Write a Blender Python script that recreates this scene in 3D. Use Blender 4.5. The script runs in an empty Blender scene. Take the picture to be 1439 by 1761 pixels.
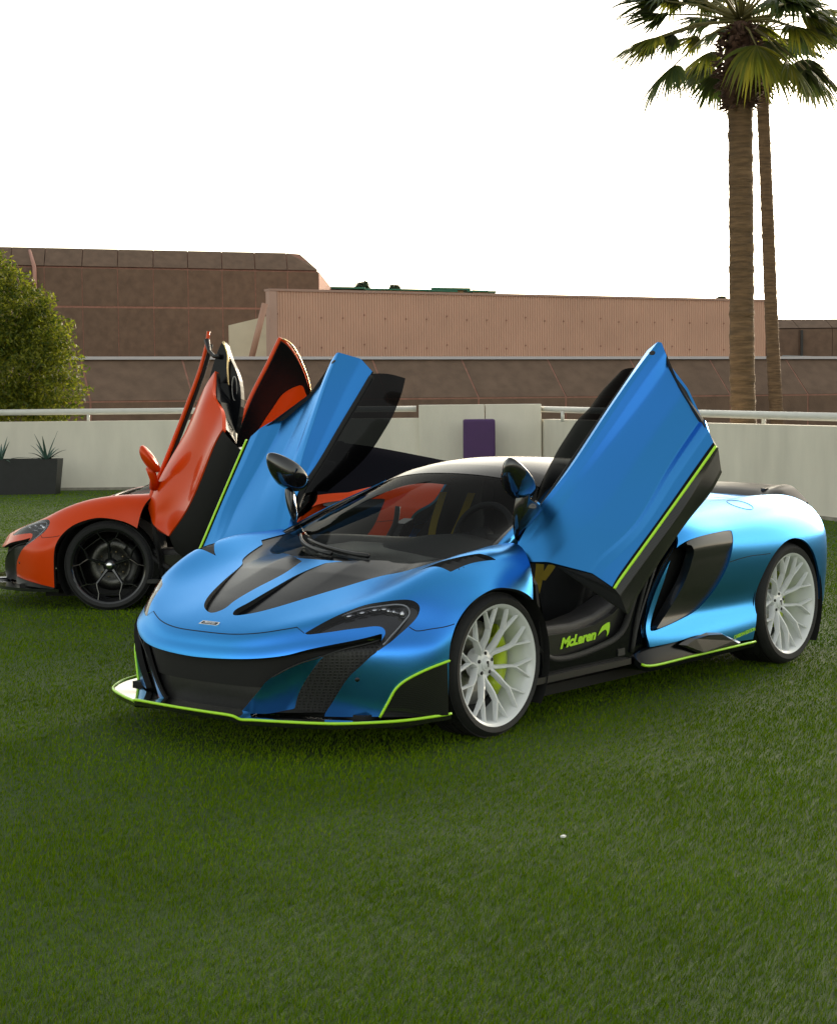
import bpy, bmesh, math, random
from mathutils import Vector, Matrix, Euler
import numpy as np
random.seed(7); rng = np.random.default_rng(7)
sc = bpy.context.scene
col = sc.collection
R = math.radians
# ---------------------------------------------------------------- camera
YAW, PIT, ROL = 3.84786801, 0.06714881, -0.00947798
CAM = np.array([6.0004249, 5.58288783, 1.52751735])
_f = np.array([math.cos(YAW)*math.cos(PIT), math.sin(YAW)*math.cos(PIT), -math.sin(PIT)])
_r = np.array([math.sin(YAW), -math.cos(YAW), 0.0]); _u = np.cross(_r, _f)
RT = _r*math.cos(ROL)+_u*math.sin(ROL); UP = -_r*math.sin(ROL)+_u*math.cos(ROL)
cd = bpy.data.cameras.new('camera'); cam = bpy.data.objects.new('camera', cd); col.objects.link(cam)
M = Matrix.Identity(4)
for i in range(3):
    M[i][0] = RT[i]; M[i][1] = UP[i]; M[i][2] = -_f[i]; M[i][3] = CAM[i]
cam.matrix_world = M
cd.sensor_fit = 'VERTICAL'; cd.sensor_height = 36.0; cd.lens = 2943.83/1761*36.0
cd.clip_start = 0.1; cd.clip_end = 2000
sc.camera = cam
# ---------------------------------------------------------------- light
SUN_EL, SUN_OFF = R(13.0), R(31.0)          # elevation; degrees right of the view direction
az = YAW-SUN_OFF
sdir = Vector((math.cos(az)*math.cos(SUN_EL), math.sin(az)*math.cos(SUN_EL), math.sin(SUN_EL)))
world = bpy.data.worlds.new('World'); sc.world = world; world.use_nodes = True
wn = world.node_tree; wn.nodes.clear()
sky = wn.nodes.new('ShaderNodeTexSky'); sky.sky_type = 'NISHITA'; sky.sun_disc = False
sky.sun_elevation = SUN_EL; sky.sun_rotation = math.pi/2-az
sky.dust_density = 2.0; sky.air_density = 1.0; sky.ozone_density = 1.0; sky.altitude = 0
bg = wn.nodes.new('ShaderNodeBackground'); bg.inputs[1].default_value = 0.15
wo = wn.nodes.new('ShaderNodeOutputWorld')
hsv = wn.nodes.new('ShaderNodeHueSaturation'); hsv.inputs['Saturation'].default_value = .38
wbm = wn.nodes.new('ShaderNodeMix'); wbm.data_type = 'RGBA'; wbm.blend_type = 'MULTIPLY'; wbm.inputs[0].default_value = 1.0
wbm.inputs[7].default_value = (1.06, 1.0, .86, 1)      # daylight white balance of the photograph
wn.links.new(sky.outputs[0], hsv.inputs['Color']); wn.links.new(hsv.outputs[0], wbm.inputs[6]); wn.links.new(wbm.outputs[2], bg.inputs[0]); wn.links.new(bg.outputs[0], wo.inputs[0])
sl = bpy.data.lights.new('sun', 'SUN'); sl.energy = 1.1; sl.angle = R(12); sl.color = (1.0, 0.86, 0.66)
sun = bpy.data.objects.new('sun', sl); col.objects.link(sun)
sun.rotation_euler = sdir.to_track_quat('Z', 'Y').to_euler()
sc.view_settings.view_transform = 'Standard'; sc.view_settings.look = 'None'
sc.view_settings.gamma = 1; sc.view_settings.use_curve_mapping = False
sc.view_settings.exposure = 1.35
sc.render.engine = 'CYCLES'
try:
    sc.cycles.max_bounces = 8; sc.cycles.transparent_max_bounces = 12; sc.cycles.use_denoising = True
except Exception: pass
# ---------------------------------------------------------------- helpers
def mat(name, color=(.5,.5,.5), rough=.5, metal=0., coat=0., noise=0., nscale=20., bump=0., bscale=80., spec=.5, coat_rough=.05, dark=None, stretch=None):
    m = bpy.data.materials.new(name); m.use_nodes = True; nt = m.node_tree; b = nt.nodes['Principled BSDF']
    b.inputs['Base Color'].default_value = (*color, 1); b.inputs['Roughness'].default_value = rough
    b.inputs['Metallic'].default_value = metal; b.inputs['Coat Weight'].default_value = coat
    b.inputs['Coat Roughness'].default_value = coat_rough; b.inputs['Specular IOR Level'].default_value = spec
    tc = nt.nodes.new('ShaderNodeTexCoord'); src = tc.outputs['Object']
    if stretch:
        mp = nt.nodes.new('ShaderNodeMapping'); mp.inputs['Scale'].default_value = stretch
        nt.links.new(src, mp.inputs[0]); src = mp.outputs[0]
    if noise:
        n = nt.nodes.new('ShaderNodeTexNoise'); n.inputs['Scale'].default_value = nscale; n.inputs['Detail'].default_value = 6
        nt.links.new(src, n.inputs[0])
        cr = nt.nodes.new('ShaderNodeValToRGB')
        d = dark if dark else tuple(c*(1-noise) for c in color); l = tuple(min(1, c*(1+noise*.6)) for c in color)
        cr.color_ramp.elements[0].position = .3; cr.color_ramp.elements[1].position = .7
        cr.color_ramp.elements[0].color = (*d, 1); cr.color_ramp.elements[1].color = (*l, 1)
        nt.links.new(n.outputs[0], cr.inputs[0]); nt.links.new(cr.outputs[0], b.inputs['Base Color'])
    if bump:
        n2 = nt.nodes.new('ShaderNodeTexNoise'); n2.inputs['Scale'].default_value = bscale; n2.inputs['Detail'].default_value = 5
        nt.links.new(src, n2.inputs[0])
        bp = nt.nodes.new('ShaderNodeBump'); bp.inputs['Strength'].default_value = bump; bp.inputs['Distance'].default_value = .02
        nt.links.new(n2.outputs[0], bp.inputs['Height']); nt.links.new(bp.outputs[0], b.inputs['Normal'])
    return m
def glass_mat(name, tint, refl=1.0, rough=0.0):
    m = bpy.data.materials.new(name); m.use_nodes = True; nt = m.node_tree; nt.nodes.clear()
    o = nt.nodes.new('ShaderNodeOutputMaterial'); t = nt.nodes.new('ShaderNodeBsdfTransparent'); g = nt.nodes.new('ShaderNodeBsdfGlossy')
    t.inputs[0].default_value = (*tint, 1); g.inputs['Roughness'].default_value = rough
    f = nt.nodes.new('ShaderNodeFresnel'); f.inputs[0].default_value = 1.5; mx = nt.nodes.new('ShaderNodeMixShader')
    ml = nt.nodes.new('ShaderNodeMath'); ml.operation = 'MULTIPLY'; ml.inputs[1].default_value = refl
    nt.links.new(f.outputs[0], ml.inputs[0]); nt.links.new(ml.outputs[0], mx.inputs[0])
    nt.links.new(t.outputs[0], mx.inputs[1]); nt.links.new(g.outputs[0], mx.inputs[2]); nt.links.new(mx.outputs[0], o.inputs[0])
    return m
def mesh_obj(name, V, F, m, parent=None, smooth=True, loc=None, label=None):
    me = bpy.data.meshes.new(name); me.from_pydata([tuple(map(float, v)) for v in V], [], [tuple(int(i) for i in f) for f in F]); me.validate()
    if smooth: me.shade_smooth()
    me.materials.append(m); me.update()
    o = bpy.data.objects.new(name, me); col.objects.link(o)
    if parent is not None: o.parent = parent
    if loc is not None: o.location = loc
    if label: o['label'] = label
    return o
def add(o_or_name, V, F, m, parent, **k): return mesh_obj(o_or_name, V, F, m, parent, **k)
def thing(name, label, cat, loc=(0,0,0), rz=0., group=None):
    o = bpy.data.objects.new(name, None); col.objects.link(o); o.location = loc; o.rotation_euler = (0, 0, rz)
    o.empty_display_size = .2; o['label'] = label; o['category'] = cat
    if group: o['group'] = group
    return o
def tag(o, label, cat, group=None, kind=None):
    if label: o['label'] = label
    if cat: o['category'] = cat
    if group: o['group'] = group
    if kind: o['kind'] = kind
    return o
class MB:
    """collects vertices and faces"""
    def __init__(s): s.V = []; s.F = []
    def add(s, V, F):
        n = len(s.V); s.V += [tuple(map(float, v)) for v in V]; s.F += [tuple(int(i)+n for i in f) for f in F]; return s
    def box(s, c, d, rz=0.):
        x, y, z = [e/2 for e in d]; cs, sn = math.cos(rz), math.sin(rz)
        V = [(c[0]+a*x*cs-b*y*sn, c[1]+a*x*sn+b*y*cs, c[2]+e*z) for e in (-1,1) for a, b in ((-1,-1),(1,-1),(1,1),(-1,1))]
        return s.add(V, [(3,2,1,0),(4,5,6,7),(0,1,5,4),(1,2,6,5),(2,3,7,6),(3,0,4,7)])
    def tube(s, pts, r, n=10, caps=True, closed=False):
        P = np.array(pts, float); N = len(P); rr = np.broadcast_to(np.array(r, float), (N,))
        T = np.gradient(P, axis=0)
        if closed: T = np.roll(P, -1, 0)-np.roll(P, 1, 0)
        T /= np.linalg.norm(T, axis=1)[:, None]+1e-12
        a = np.array([0,0,1.]) if abs(T[0][2]) < .9 else np.array([1.,0,0])
        V = []; prev = None
        for i in range(N):
            if prev is None: x = np.cross(a, T[i])
            else: x = prev-T[i]*np.dot(prev, T[i])
            x /= np.linalg.norm(x)+1e-12; prev = x; y = np.cross(T[i], x)
            for k in range(n):
                t = 2*math.pi*k/n; V.append(P[i]+rr[i]*(x*math.cos(t)+y*math.sin(t)))
        F = []
        for i in range(N if closed else N-1):
            j = (i+1) % N
            for k in range(n):
                l = (k+1) % n; F.append((i*n+k, i*n+l, j*n+l, j*n+k))
        if caps and not closed: F += [tuple(range(n))[::-1], tuple((N-1)*n+k for k in range(n))]
        return s.add(V, F)
    def lathe(s, prof, n=48, axis='y', c=(0,0,0), closed=False):
        V = []; m = len(prof)
        for k in range(n):
            t = 2*math.pi*k/n
            for (r, h) in prof:
                if axis == 'y': V.append((c[0]+r*math.cos(t), c[1]+h, c[2]+r*math.sin(t)))
                elif axis == 'z': V.append((c[0]+r*math.cos(t), c[1]+r*math.sin(t), c[2]+h))
                else: V.append((c[0]+h, c[1]+r*math.cos(t), c[2]+r*math.sin(t)))
        F = []
        for k in range(n):
            l = (k+1) % n
            for i in range(m if closed else m-1):
                j = (i+1) % m
                f = (k*m+i, k*m+j, l*m+j, l*m+i)
                F.append(f if axis != 'z' else f[::-1])
        return s.add(V, F)
    def prism(s, poly, vec):
        """poly: 3D points, extruded by vec"""
        n = len(poly); P = np.array(poly, float); v = np.array(vec, float)
        V = list(P)+list(P+v)
        F = [tuple(range(n))[::-1], tuple(range(n, 2*n))]+[(i, (i+1) % n, (i+1) % n+n, i+n) for i in range(n)]
        return s.add(V, F)
    def obj(s, name, m, parent=None, smooth=True, **k): return mesh_obj(name, s.V, s.F, m, parent, smooth, **k)
def bevel(o, w=.01, seg=2):
    md = o.modifiers.new('bevel', 'BEVEL'); md.width = w; md.segments = seg; md.limit_method = 'ANGLE'; md.angle_limit = R(35); return o
def flat_sharp(o, ang=35):
    """smooth shading with hard creases kept"""
    me = o.data; bm = bmesh.new(); bm.from_mesh(me)
    for e in bm.edges:
        if len(e.link_faces) == 2 and e.calc_face_angle(0) > R(ang): e.smooth = False
    bm.to_mesh(me); bm.free(); return o
def sdf_poly(pts, q):
    P = np.array(pts, float); A = P; B = np.roll(P, -1, 0)
    d2 = np.full(len(q), 1e9); ins = np.zeros(len(q), bool)
    for a, b in zip(A, B):
        e = b-a; L = e@e
        if L < 1e-14: continue
        t = np.clip(((q-a)@e)/L, 0, 1); w = q-a-t[:, None]*e; d2 = np.minimum(d2, (w**2).sum(1))
        c = ((a[1] <= q[:, 1]) & (b[1] > q[:, 1])) | ((b[1] <= q[:, 1]) & (a[1] > q[:, 1]))
        if abs(e[1]) > 1e-12:
            xi = a[0]+(q[:, 1]-a[1])/e[1]*e[0]; ins ^= c & (q[:, 0] < xi)
    return np.where(ins, -1, 1)*np.sqrt(d2)
def smooth_poly(pts, sub=6, closed=True):
    """Catmull-Rom through pts; a repeated point is a sharp corner"""
    P = [np.array(p, float) for p in pts]; out = []; n = len(P)
    for i in range(n if closed else n-1):
        p1, p2 = P[i], P[(i+1) % n]
        if np.allclose(p1, p2): continue
        p0 = P[(i-1) % n] if (closed or i > 0) else p1; p3 = P[(i+2) % n] if (closed or i+2 < n) else p2
        if np.allclose(p0, p1): p0 = p1-(p2-p1)
        if np.allclose(p3, p2): p3 = p2+(p2-p1)
        for k in range(sub):
            t = k/sub
            out.append(.5*((2*p1)+(-p0+p2)*t+(2*p0-5*p1+4*p2-p3)*t*t+(-p0+3*p1-3*p2+p3)*t**3))
    if not closed: out.append(P[-1])
    return np.array(out)
def cut(P, F, s, extra):
    """split triangles along s=0 -> (inside, outside); extra = list of per-vertex arrays"""
    P = np.asarray(P); s = np.where(np.abs(s) < 1e-9, 1e-9, s)
    sg = s[F] < 0; cnt = sg.sum(1)
    Fi = F[cnt == 3]; Fo = F[cnt == 0]; mix = F[(cnt == 1) | (cnt == 2)]
    newP = []; newE = [[] for _ in extra]; cache = {}; n0 = len(P); fi = []; fo = []
    def mid(a, b):
        k = (a, b) if a < b else (b, a)
        if k in cache: return cache[k]
        t = s[k[0]]/(s[k[0]]-s[k[1]]); newP.append(P[k[0]]*(1-t)+P[k[1]]*t)
        for j, e in enumerate(extra): newE[j].append(e[k[0]]*(1-t)+e[k[1]]*t)
        cache[k] = n0+len(newP)-1; return cache[k]
    for f in mix:
        f = list(f); ins = [s[i] < 0 for i in f]
        lone = ins.index(True) if sum(ins) == 1 else ins.index(False)
        a, b, c = f[lone], f[(lone+1) % 3], f[(lone+2) % 3]
        ab, ac = mid(a, b), mid(a, c)
        one = [(a, ab, ac)]; two = [(ab, b, c), (ab, c, ac)]
        if sum(ins) == 1: fi += one; fo += two
        else: fo += one; fi += two
    P2 = np.vstack([P]+([np.array(newP)] if newP else []))
    E2 = [np.concatenate([e]+([np.array(ne)] if ne else [])) for e, ne in zip(extra, newE)]
    def comp(FF):
        FF = np.array(FF, int).reshape(-1, 3)
        if len(FF) == 0: return np.zeros((0,3)), FF, [e[:0] for e in E2]
        u, inv = np.unique(FF, return_inverse=True)
        return P2[u], inv.reshape(-1, 3), [e[u] for e in E2]
    A = comp(np.vstack([Fi, np.array(fi, int).reshape(-1, 3)])); B = comp(np.vstack([Fo, np.array(fo, int).reshape(-1, 3)]))
    return A, B
def surf_tris(S, nu, nv):
    P, U, V = S.grid(nu, nv)
    N = np.cross(np.gradient(P, axis=1), np.gradient(P, axis=0)); N /= np.linalg.norm(N, axis=2)[..., None]+1e-12
    i = np.arange(nu*nv).reshape(nu, nv); a, b, c, d = i[:-1, :-1].ravel(), i[1:, :-1].ravel(), i[1:, 1:].ravel(), i[:-1, 1:].ravel()
    F = np.vstack([np.c_[a, d, c], np.c_[a, c, b]])
    return P.reshape(-1, 3), F, np.c_[U.ravel(), V.ravel()], N.reshape(-1, 3)
def with_skirt(P, F, N, depth, only=None):
    """adds an inward rim along the open edges so a panel has thickness"""
    F = np.asarray(F); E = np.vstack([F[:, [0,1]], F[:, [1,2]], F[:, [2,0]]])
    key = np.sort(E, 1); u, idx, cnt = np.unique(key, axis=0, return_index=True, return_counts=True)
    B = E[idx[cnt == 1]]
    if only is not None: B = B[only[B].all(1)]
    if len(B) == 0: return P, [tuple(f) for f in F]
    vs = np.unique(B); m = {int(v): k for k, v in enumerate(vs)}; n0 = len(P)
    top = P[vs]; low = P[vs]-N[vs]*depth
    P2 = np.vstack([P, top, low]); k = len(vs)
    FF = [tuple(f) for f in F]
    for a, b in B:
        i, j = m[int(a)], m[int(b)]; FF.append((n0+j, n0+i, n0+k+i, n0+k+j))
    return P2, FF
def ribbon(name, S, uv, w, m, parent, off=.0008, sub=8, side=1, thick=0.):
    """a thin strip lying on surface S along uv points (v<0 for the other side)"""
    q = smooth_poly(uv, sub, closed=False)
    P = S.at(q[:, 0], side*q[:, 1]); N = S.normal(q[:, 0], side*q[:, 1])
    T = np.gradient(P, axis=0); T /= np.linalg.norm(T, axis=1)[:, None]+1e-12
    W = np.cross(N, T); W /= np.linalg.norm(W, axis=1)[:, None]+1e-12
    A = P+W*w/2+N*off; B = P-W*w/2+N*off; n = len(P); V = np.vstack([A, B])
    return mesh_obj(name, V, [(i, i+1, n+i+1, n+i) for i in range(n-1)], m, parent)
def text_mesh(name, body, size, m, parent, origin, xdir, ydir, depth=.002, shear=0., spacing=1., bold=0., xs=1.):
    cu = bpy.data.curves.new('lettering', 'FONT'); cu.body = body; cu.size = size; cu.extrude = depth/2; cu.shear = shear
    cu.space_character = spacing; cu.offset = bold; cu.align_x = 'LEFT'; cu.resolution_u = 3
    to = bpy.data.objects.new('lettering', cu); col.objects.link(to)
    dg = bpy.context.evaluated_depsgraph_get(); me = bpy.data.meshes.new_from_object(to.evaluated_get(dg)); bpy.data.objects.remove(to)
    x = np.array(xdir, float); y = np.array(ydir, float); x /= np.linalg.norm(x); y -= x*(x@y); y /= np.linalg.norm(y); z = np.cross(x, y); o = np.array(origin, float)
    V = [o+x*v.co.x*xs+y*v.co.y+z*v.co.z for v in me.vertices]; F = [tuple(p.vertices) for p in me.polygons]
    ob = mesh_obj(name, V, F, m, parent, smooth=False); return ob
import numpy as np
# ---------------------------------------------------------------- surface maths
def spline_basis(n, t):
    """natural cubic spline through n points at 0..n-1, evaluated at t"""
    A = np.zeros((n, n)); B = np.zeros((n, n)); A[0, 0] = A[-1, -1] = 1
    for i in range(1, n-1):
        A[i, i-1] = A[i, i+1] = 1; A[i, i] = 4
        B[i, i-1] = B[i, i+1] = 6; B[i, i] = -12
    M = np.linalg.solve(A, B)
    t = np.asarray(t, float); k = np.clip(np.floor(t).astype(int), 0, n-2); f = t-k
    I = np.eye(n); a = (1-f)[:, None]; b = f[:, None]
    return a*I[k]+b*I[k+1]+((a**3-a)*M[k]+(b**3-b)*M[k+1])/6
class Surf:
    def __init__(self, rows, mirror=True):
        """rows[i][j] = (x,y,z), j from the centreline outward"""
        G = np.array(rows, float)
        if mirror:
            L = G[:, ::-1].copy(); L[..., 1] *= -1
            G = np.concatenate([L[:, :-1], G], 1)
        self.G = G; self.nu, self.nv = G.shape[:2]; self.mirror = mirror
        self.vc = (self.nv-1)/2 if mirror else 0
    def grid(self, nu, nv, u0=None, u1=None):
        u = np.linspace(0, self.nu-1, nu) if u0 is None else np.linspace(u0, u1, nu)
        v = np.linspace(0, self.nv-1, nv)
        Bu = spline_basis(self.nu, u); Bv = spline_basis(self.nv, v)
        P = np.einsum('ai,ijk,bj->abk', Bu, self.G, Bv)
        U, V = np.meshgrid(u, v-self.vc, indexing='ij')
        return P, U, V
    def at(self, u, v):
        u = np.atleast_1d(u).astype(float); v = np.atleast_1d(v).astype(float)+self.vc
        Bu = spline_basis(self.nu, u); Bv = spline_basis(self.nv, v)
        return np.einsum('ai,ijk,aj->ak', Bu, self.G, Bv)
    def normal(self, u, v):
        e = 1e-3; u = np.atleast_1d(u).astype(float); v = np.atleast_1d(v).astype(float)
        a = self.at(u+e, v)-self.at(u-e, v); b = self.at(u, v+e)-self.at(u, v-e)
        n = np.cross(b, a); n /= np.linalg.norm(n, axis=1)[:, None]+1e-12
        return n

FRONT = [
 [(.965,0,.17),(.955,.18,.17),(.91,.36,.17),(.80,.52,.17),(.72,.65,.17),(.635,.77,.172),(.54,.86,.17),(.46,.92,.168),(.39,.95,.165)],
 [(.985,0,.30),(.975,.18,.30),(.93,.36,.30),(.83,.52,.30),(.75,.65,.30),(.655,.77,.30),(.56,.87,.30),(.47,.93,.30),(.39,.957,.30)],
 [(.985,0,.405),(.975,.19,.407),(.93,.37,.415),(.85,.53,.43),(.765,.655,.44),(.665,.77,.44),(.56,.875,.43),(.47,.935,.43),(.385,.958,.43)],
 [(.962,0,.455),(.952,.19,.457),(.905,.36,.47),(.825,.515,.495),(.73,.645,.51),(.625,.765,.505),(.535,.865,.495),(.45,.93,.49),(.365,.958,.50)],
 [(.926,0,.506),(.916,.18,.508),(.87,.35,.525),(.78,.51,.555),(.675,.64,.585),(.57,.755,.585),(.485,.85,.56),(.41,.92,.545),(.325,.956,.56)],
 [(.80,0,.572),(.79,.18,.574),(.75,.36,.58),(.68,.52,.605),(.585,.65,.637),(.50,.765,.65),(.415,.86,.635),(.34,.925,.61),(.25,.957,.622)],
 [(.60,0,.645),(.595,.18,.643),(.56,.36,.642),(.51,.53,.655),(.45,.66,.69),(.39,.77,.718),(.31,.865,.70),(.235,.927,.67),(.16,.957,.660)],
 [(.40,0,.705),(.395,.18,.702),(.37,.36,.695),(.34,.54,.702),(.30,.67,.742),(.25,.775,.776),(.19,.865,.755),(.12,.928,.715),(.06,.957,.68)],
 [(.22,0,.757),(.21,.18,.753),(.19,.36,.742),(.17,.54,.742),(.14,.675,.782),(.10,.775,.813),(.05,.865,.79),(.0,.928,.735),(-.04,.957,.672)],
 [(.06,0,.79),(.05,.18,.785),(.03,.36,.775),(.01,.54,.772),(-.02,.675,.803),(-.05,.775,.832),(-.08,.865,.81),(-.10,.926,.74),(-.125,.957,.652)],
 [(-.09,0,.808),(-.10,.18,.806),(-.115,.36,.80),(-.14,.54,.795),(-.165,.675,.82),(-.19,.775,.838),(-.19,.865,.81),(-.19,.926,.735),(-.185,.957,.626)],
 [(-.20,0,.825),(-.21,.18,.822),(-.23,.36,.818),(-.26,.54,.815),(-.30,.675,.835),(-.33,.775,.842),(-.29,.865,.80),(-.25,.925,.72),(-.222,.953,.602)],
]
def rear_rows():
    X = [(-1.45,-1.45,-1.45,-1.46,-1.48,-1.5,-1.52,-1.50,-1.395,-1.30,-1.245,-1.205,-1.19,-1.205,-1.21),
         [-1.7]*6+[-1.69,-1.67,-1.63,-1.59,-1.57,-1.56,-1.56,-1.56,-1.56],
         [-2.0]*7+[-1.98,-1.95,-1.93,-1.92,-1.92,-1.92,-1.92,-1.92], [-2.3]*15, [-2.6]*15, [-2.9]*15,
         [-3.16]*5+[-3.15,-3.14,-3.13,-3.12]+[-3.12]*6,
         [-3.42,-3.42,-3.41,-3.38,-3.34,-3.30,-3.27,-3.25,-3.24,-3.24,-3.24,-3.23,-3.22,-3.20,-3.18],
         [-3.50,-3.50,-3.49,-3.47,-3.44,-3.41,-3.38,-3.36,-3.35,-3.35,-3.34,-3.33,-3.32,-3.30,-3.28],
         [-3.53]*4+[-3.51,-3.49,-3.47,-3.46,-3.45,-3.45,-3.44,-3.43,-3.42,-3.41,-3.40],
         [-3.53]*4+[-3.52,-3.51,-3.50,-3.50,-3.49,-3.49,-3.48,-3.48,-3.47,-3.46,-3.46]]
    YZ = [[(0,1.185),(.28,1.17),(.46,1.12),(.58,1.04),(.68,.94),(.80,.885),(.885,.835),(.925,.765),(.935,.67),(.925,.55),(.92,.455),(.925,.385),(.937,.33),(.945,.27),(.945,.19)],
          [(0,1.17),(.27,1.15),(.44,1.09),(.56,1.01),(.68,.935),(.80,.895),(.89,.85),(.942,.785),(.958,.68),(.942,.55),(.925,.455),(.925,.385),(.945,.33),(.96,.27),(.96,.19)],
          [(0,1.12),(.26,1.10),(.42,1.05),(.55,.985),(.67,.935),(.79,.90),(.88,.857),(.945,.79),(.968,.69),(.955,.555),(.936,.455),(.934,.385),(.952,.33),(.966,.27),(.966,.19)],
          [(0,1.06),(.25,1.04),(.40,1.0),(.53,.955),(.66,.935),(.78,.905),(.88,.86),(.948,.79),(.976,.69),(.968,.56),(.952,.46),(.950,.39),(.962,.33),(.97,.27),(.97,.19)],
          [(0,1.0),(.24,.985),(.39,.955),(.52,.93),(.655,.94),(.775,.912),(.875,.865),(.945,.79),(.978,.70),(.975,.58),(.97,.47),(.97,.40),(.97,.33),(.97,.27),(.968,.19)],
          [(0,.95),(.24,.94),(.38,.93),(.51,.92),(.64,.938),(.76,.912),(.86,.865),(.925,.79),(.96,.70),(.962,.58),(.96,.47),(.955,.40),(.95,.33),(.945,.27),(.94,.19)],
          [(0,.92),(.23,.915),(.37,.91),(.50,.91),(.62,.925),(.73,.90),(.82,.855),(.885,.785),(.92,.70),(.925,.58),(.92,.47),(.915,.40),(.91,.33),(.90,.27),(.89,.19)],
          [(0,.93),(.22,.93),(.36,.925),(.48,.912),(.59,.895),(.69,.865),(.765,.82),(.82,.76),(.85,.69),(.86,.58),(.855,.47),(.85,.40),(.84,.33),(.83,.27),(.82,.19)],
          [(0,.905),(.18,.905),(.30,.90),(.41,.885),(.51,.865),(.60,.83),(.67,.79),(.72,.73),(.745,.66),(.755,.56),(.75,.47),(.745,.40),(.735,.33),(.725,.27),(.715,.20)],
          [(0,.84),(.12,.84),(.20,.835),(.27,.825),(.34,.80),(.40,.77),(.44,.73),(.48,.68),(.50,.62),(.505,.54),(.50,.46),(.50,.39),(.49,.33),(.485,.27),(.475,.21)],
          [(0,.80),(.01,.80),(.015,.795),(.02,.785),(.025,.765),(.03,.735),(.035,.70),(.035,.655),(.035,.60),(.035,.53),(.035,.45),(.035,.39),(.035,.33),(.035,.27),(.03,.21)]]
    return [[(x, y, z) for x, (y, z) in zip(xs, yz)] for xs, yz in zip(X, YZ)]
GLASS = [
 [(.15,0,.765),(.13,.2,.764),(.07,.4,.765),(-.03,.55,.772),(-.14,.66,.79),(-.24,.715,.815)],
 [(-.12,0,.870),(-.14,.2,.866),(-.20,.38,.858),(-.28,.52,.855),(-.36,.62,.866),(-.43,.672,.895)],
 [(-.44,0,1.010),(-.46,.19,1.004),(-.50,.36,.990),(-.56,.49,.972),(-.61,.58,.962),(-.655,.627,.978)],
 [(-.72,0,1.118),(-.735,.18,1.112),(-.765,.33,1.096),(-.80,.44,1.076),(-.83,.52,1.056),(-.86,.565,1.052)],
 [(-.98,0,1.180),(-.985,.17,1.176),(-1.0,.31,1.162),(-1.02,.42,1.142),(-1.03,.50,1.118),(-1.05,.555,1.098)],
 [(-1.28,0,1.203),(-1.28,.16,1.200),(-1.29,.29,1.188),(-1.30,.40,1.166),(-1.31,.49,1.136),(-1.32,.555,1.102)],
 [(-1.62,0,1.190),(-1.62,.16,1.187),(-1.62,.29,1.172),(-1.62,.40,1.145),(-1.62,.49,1.105),(-1.62,.555,1.06)],
]
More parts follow.
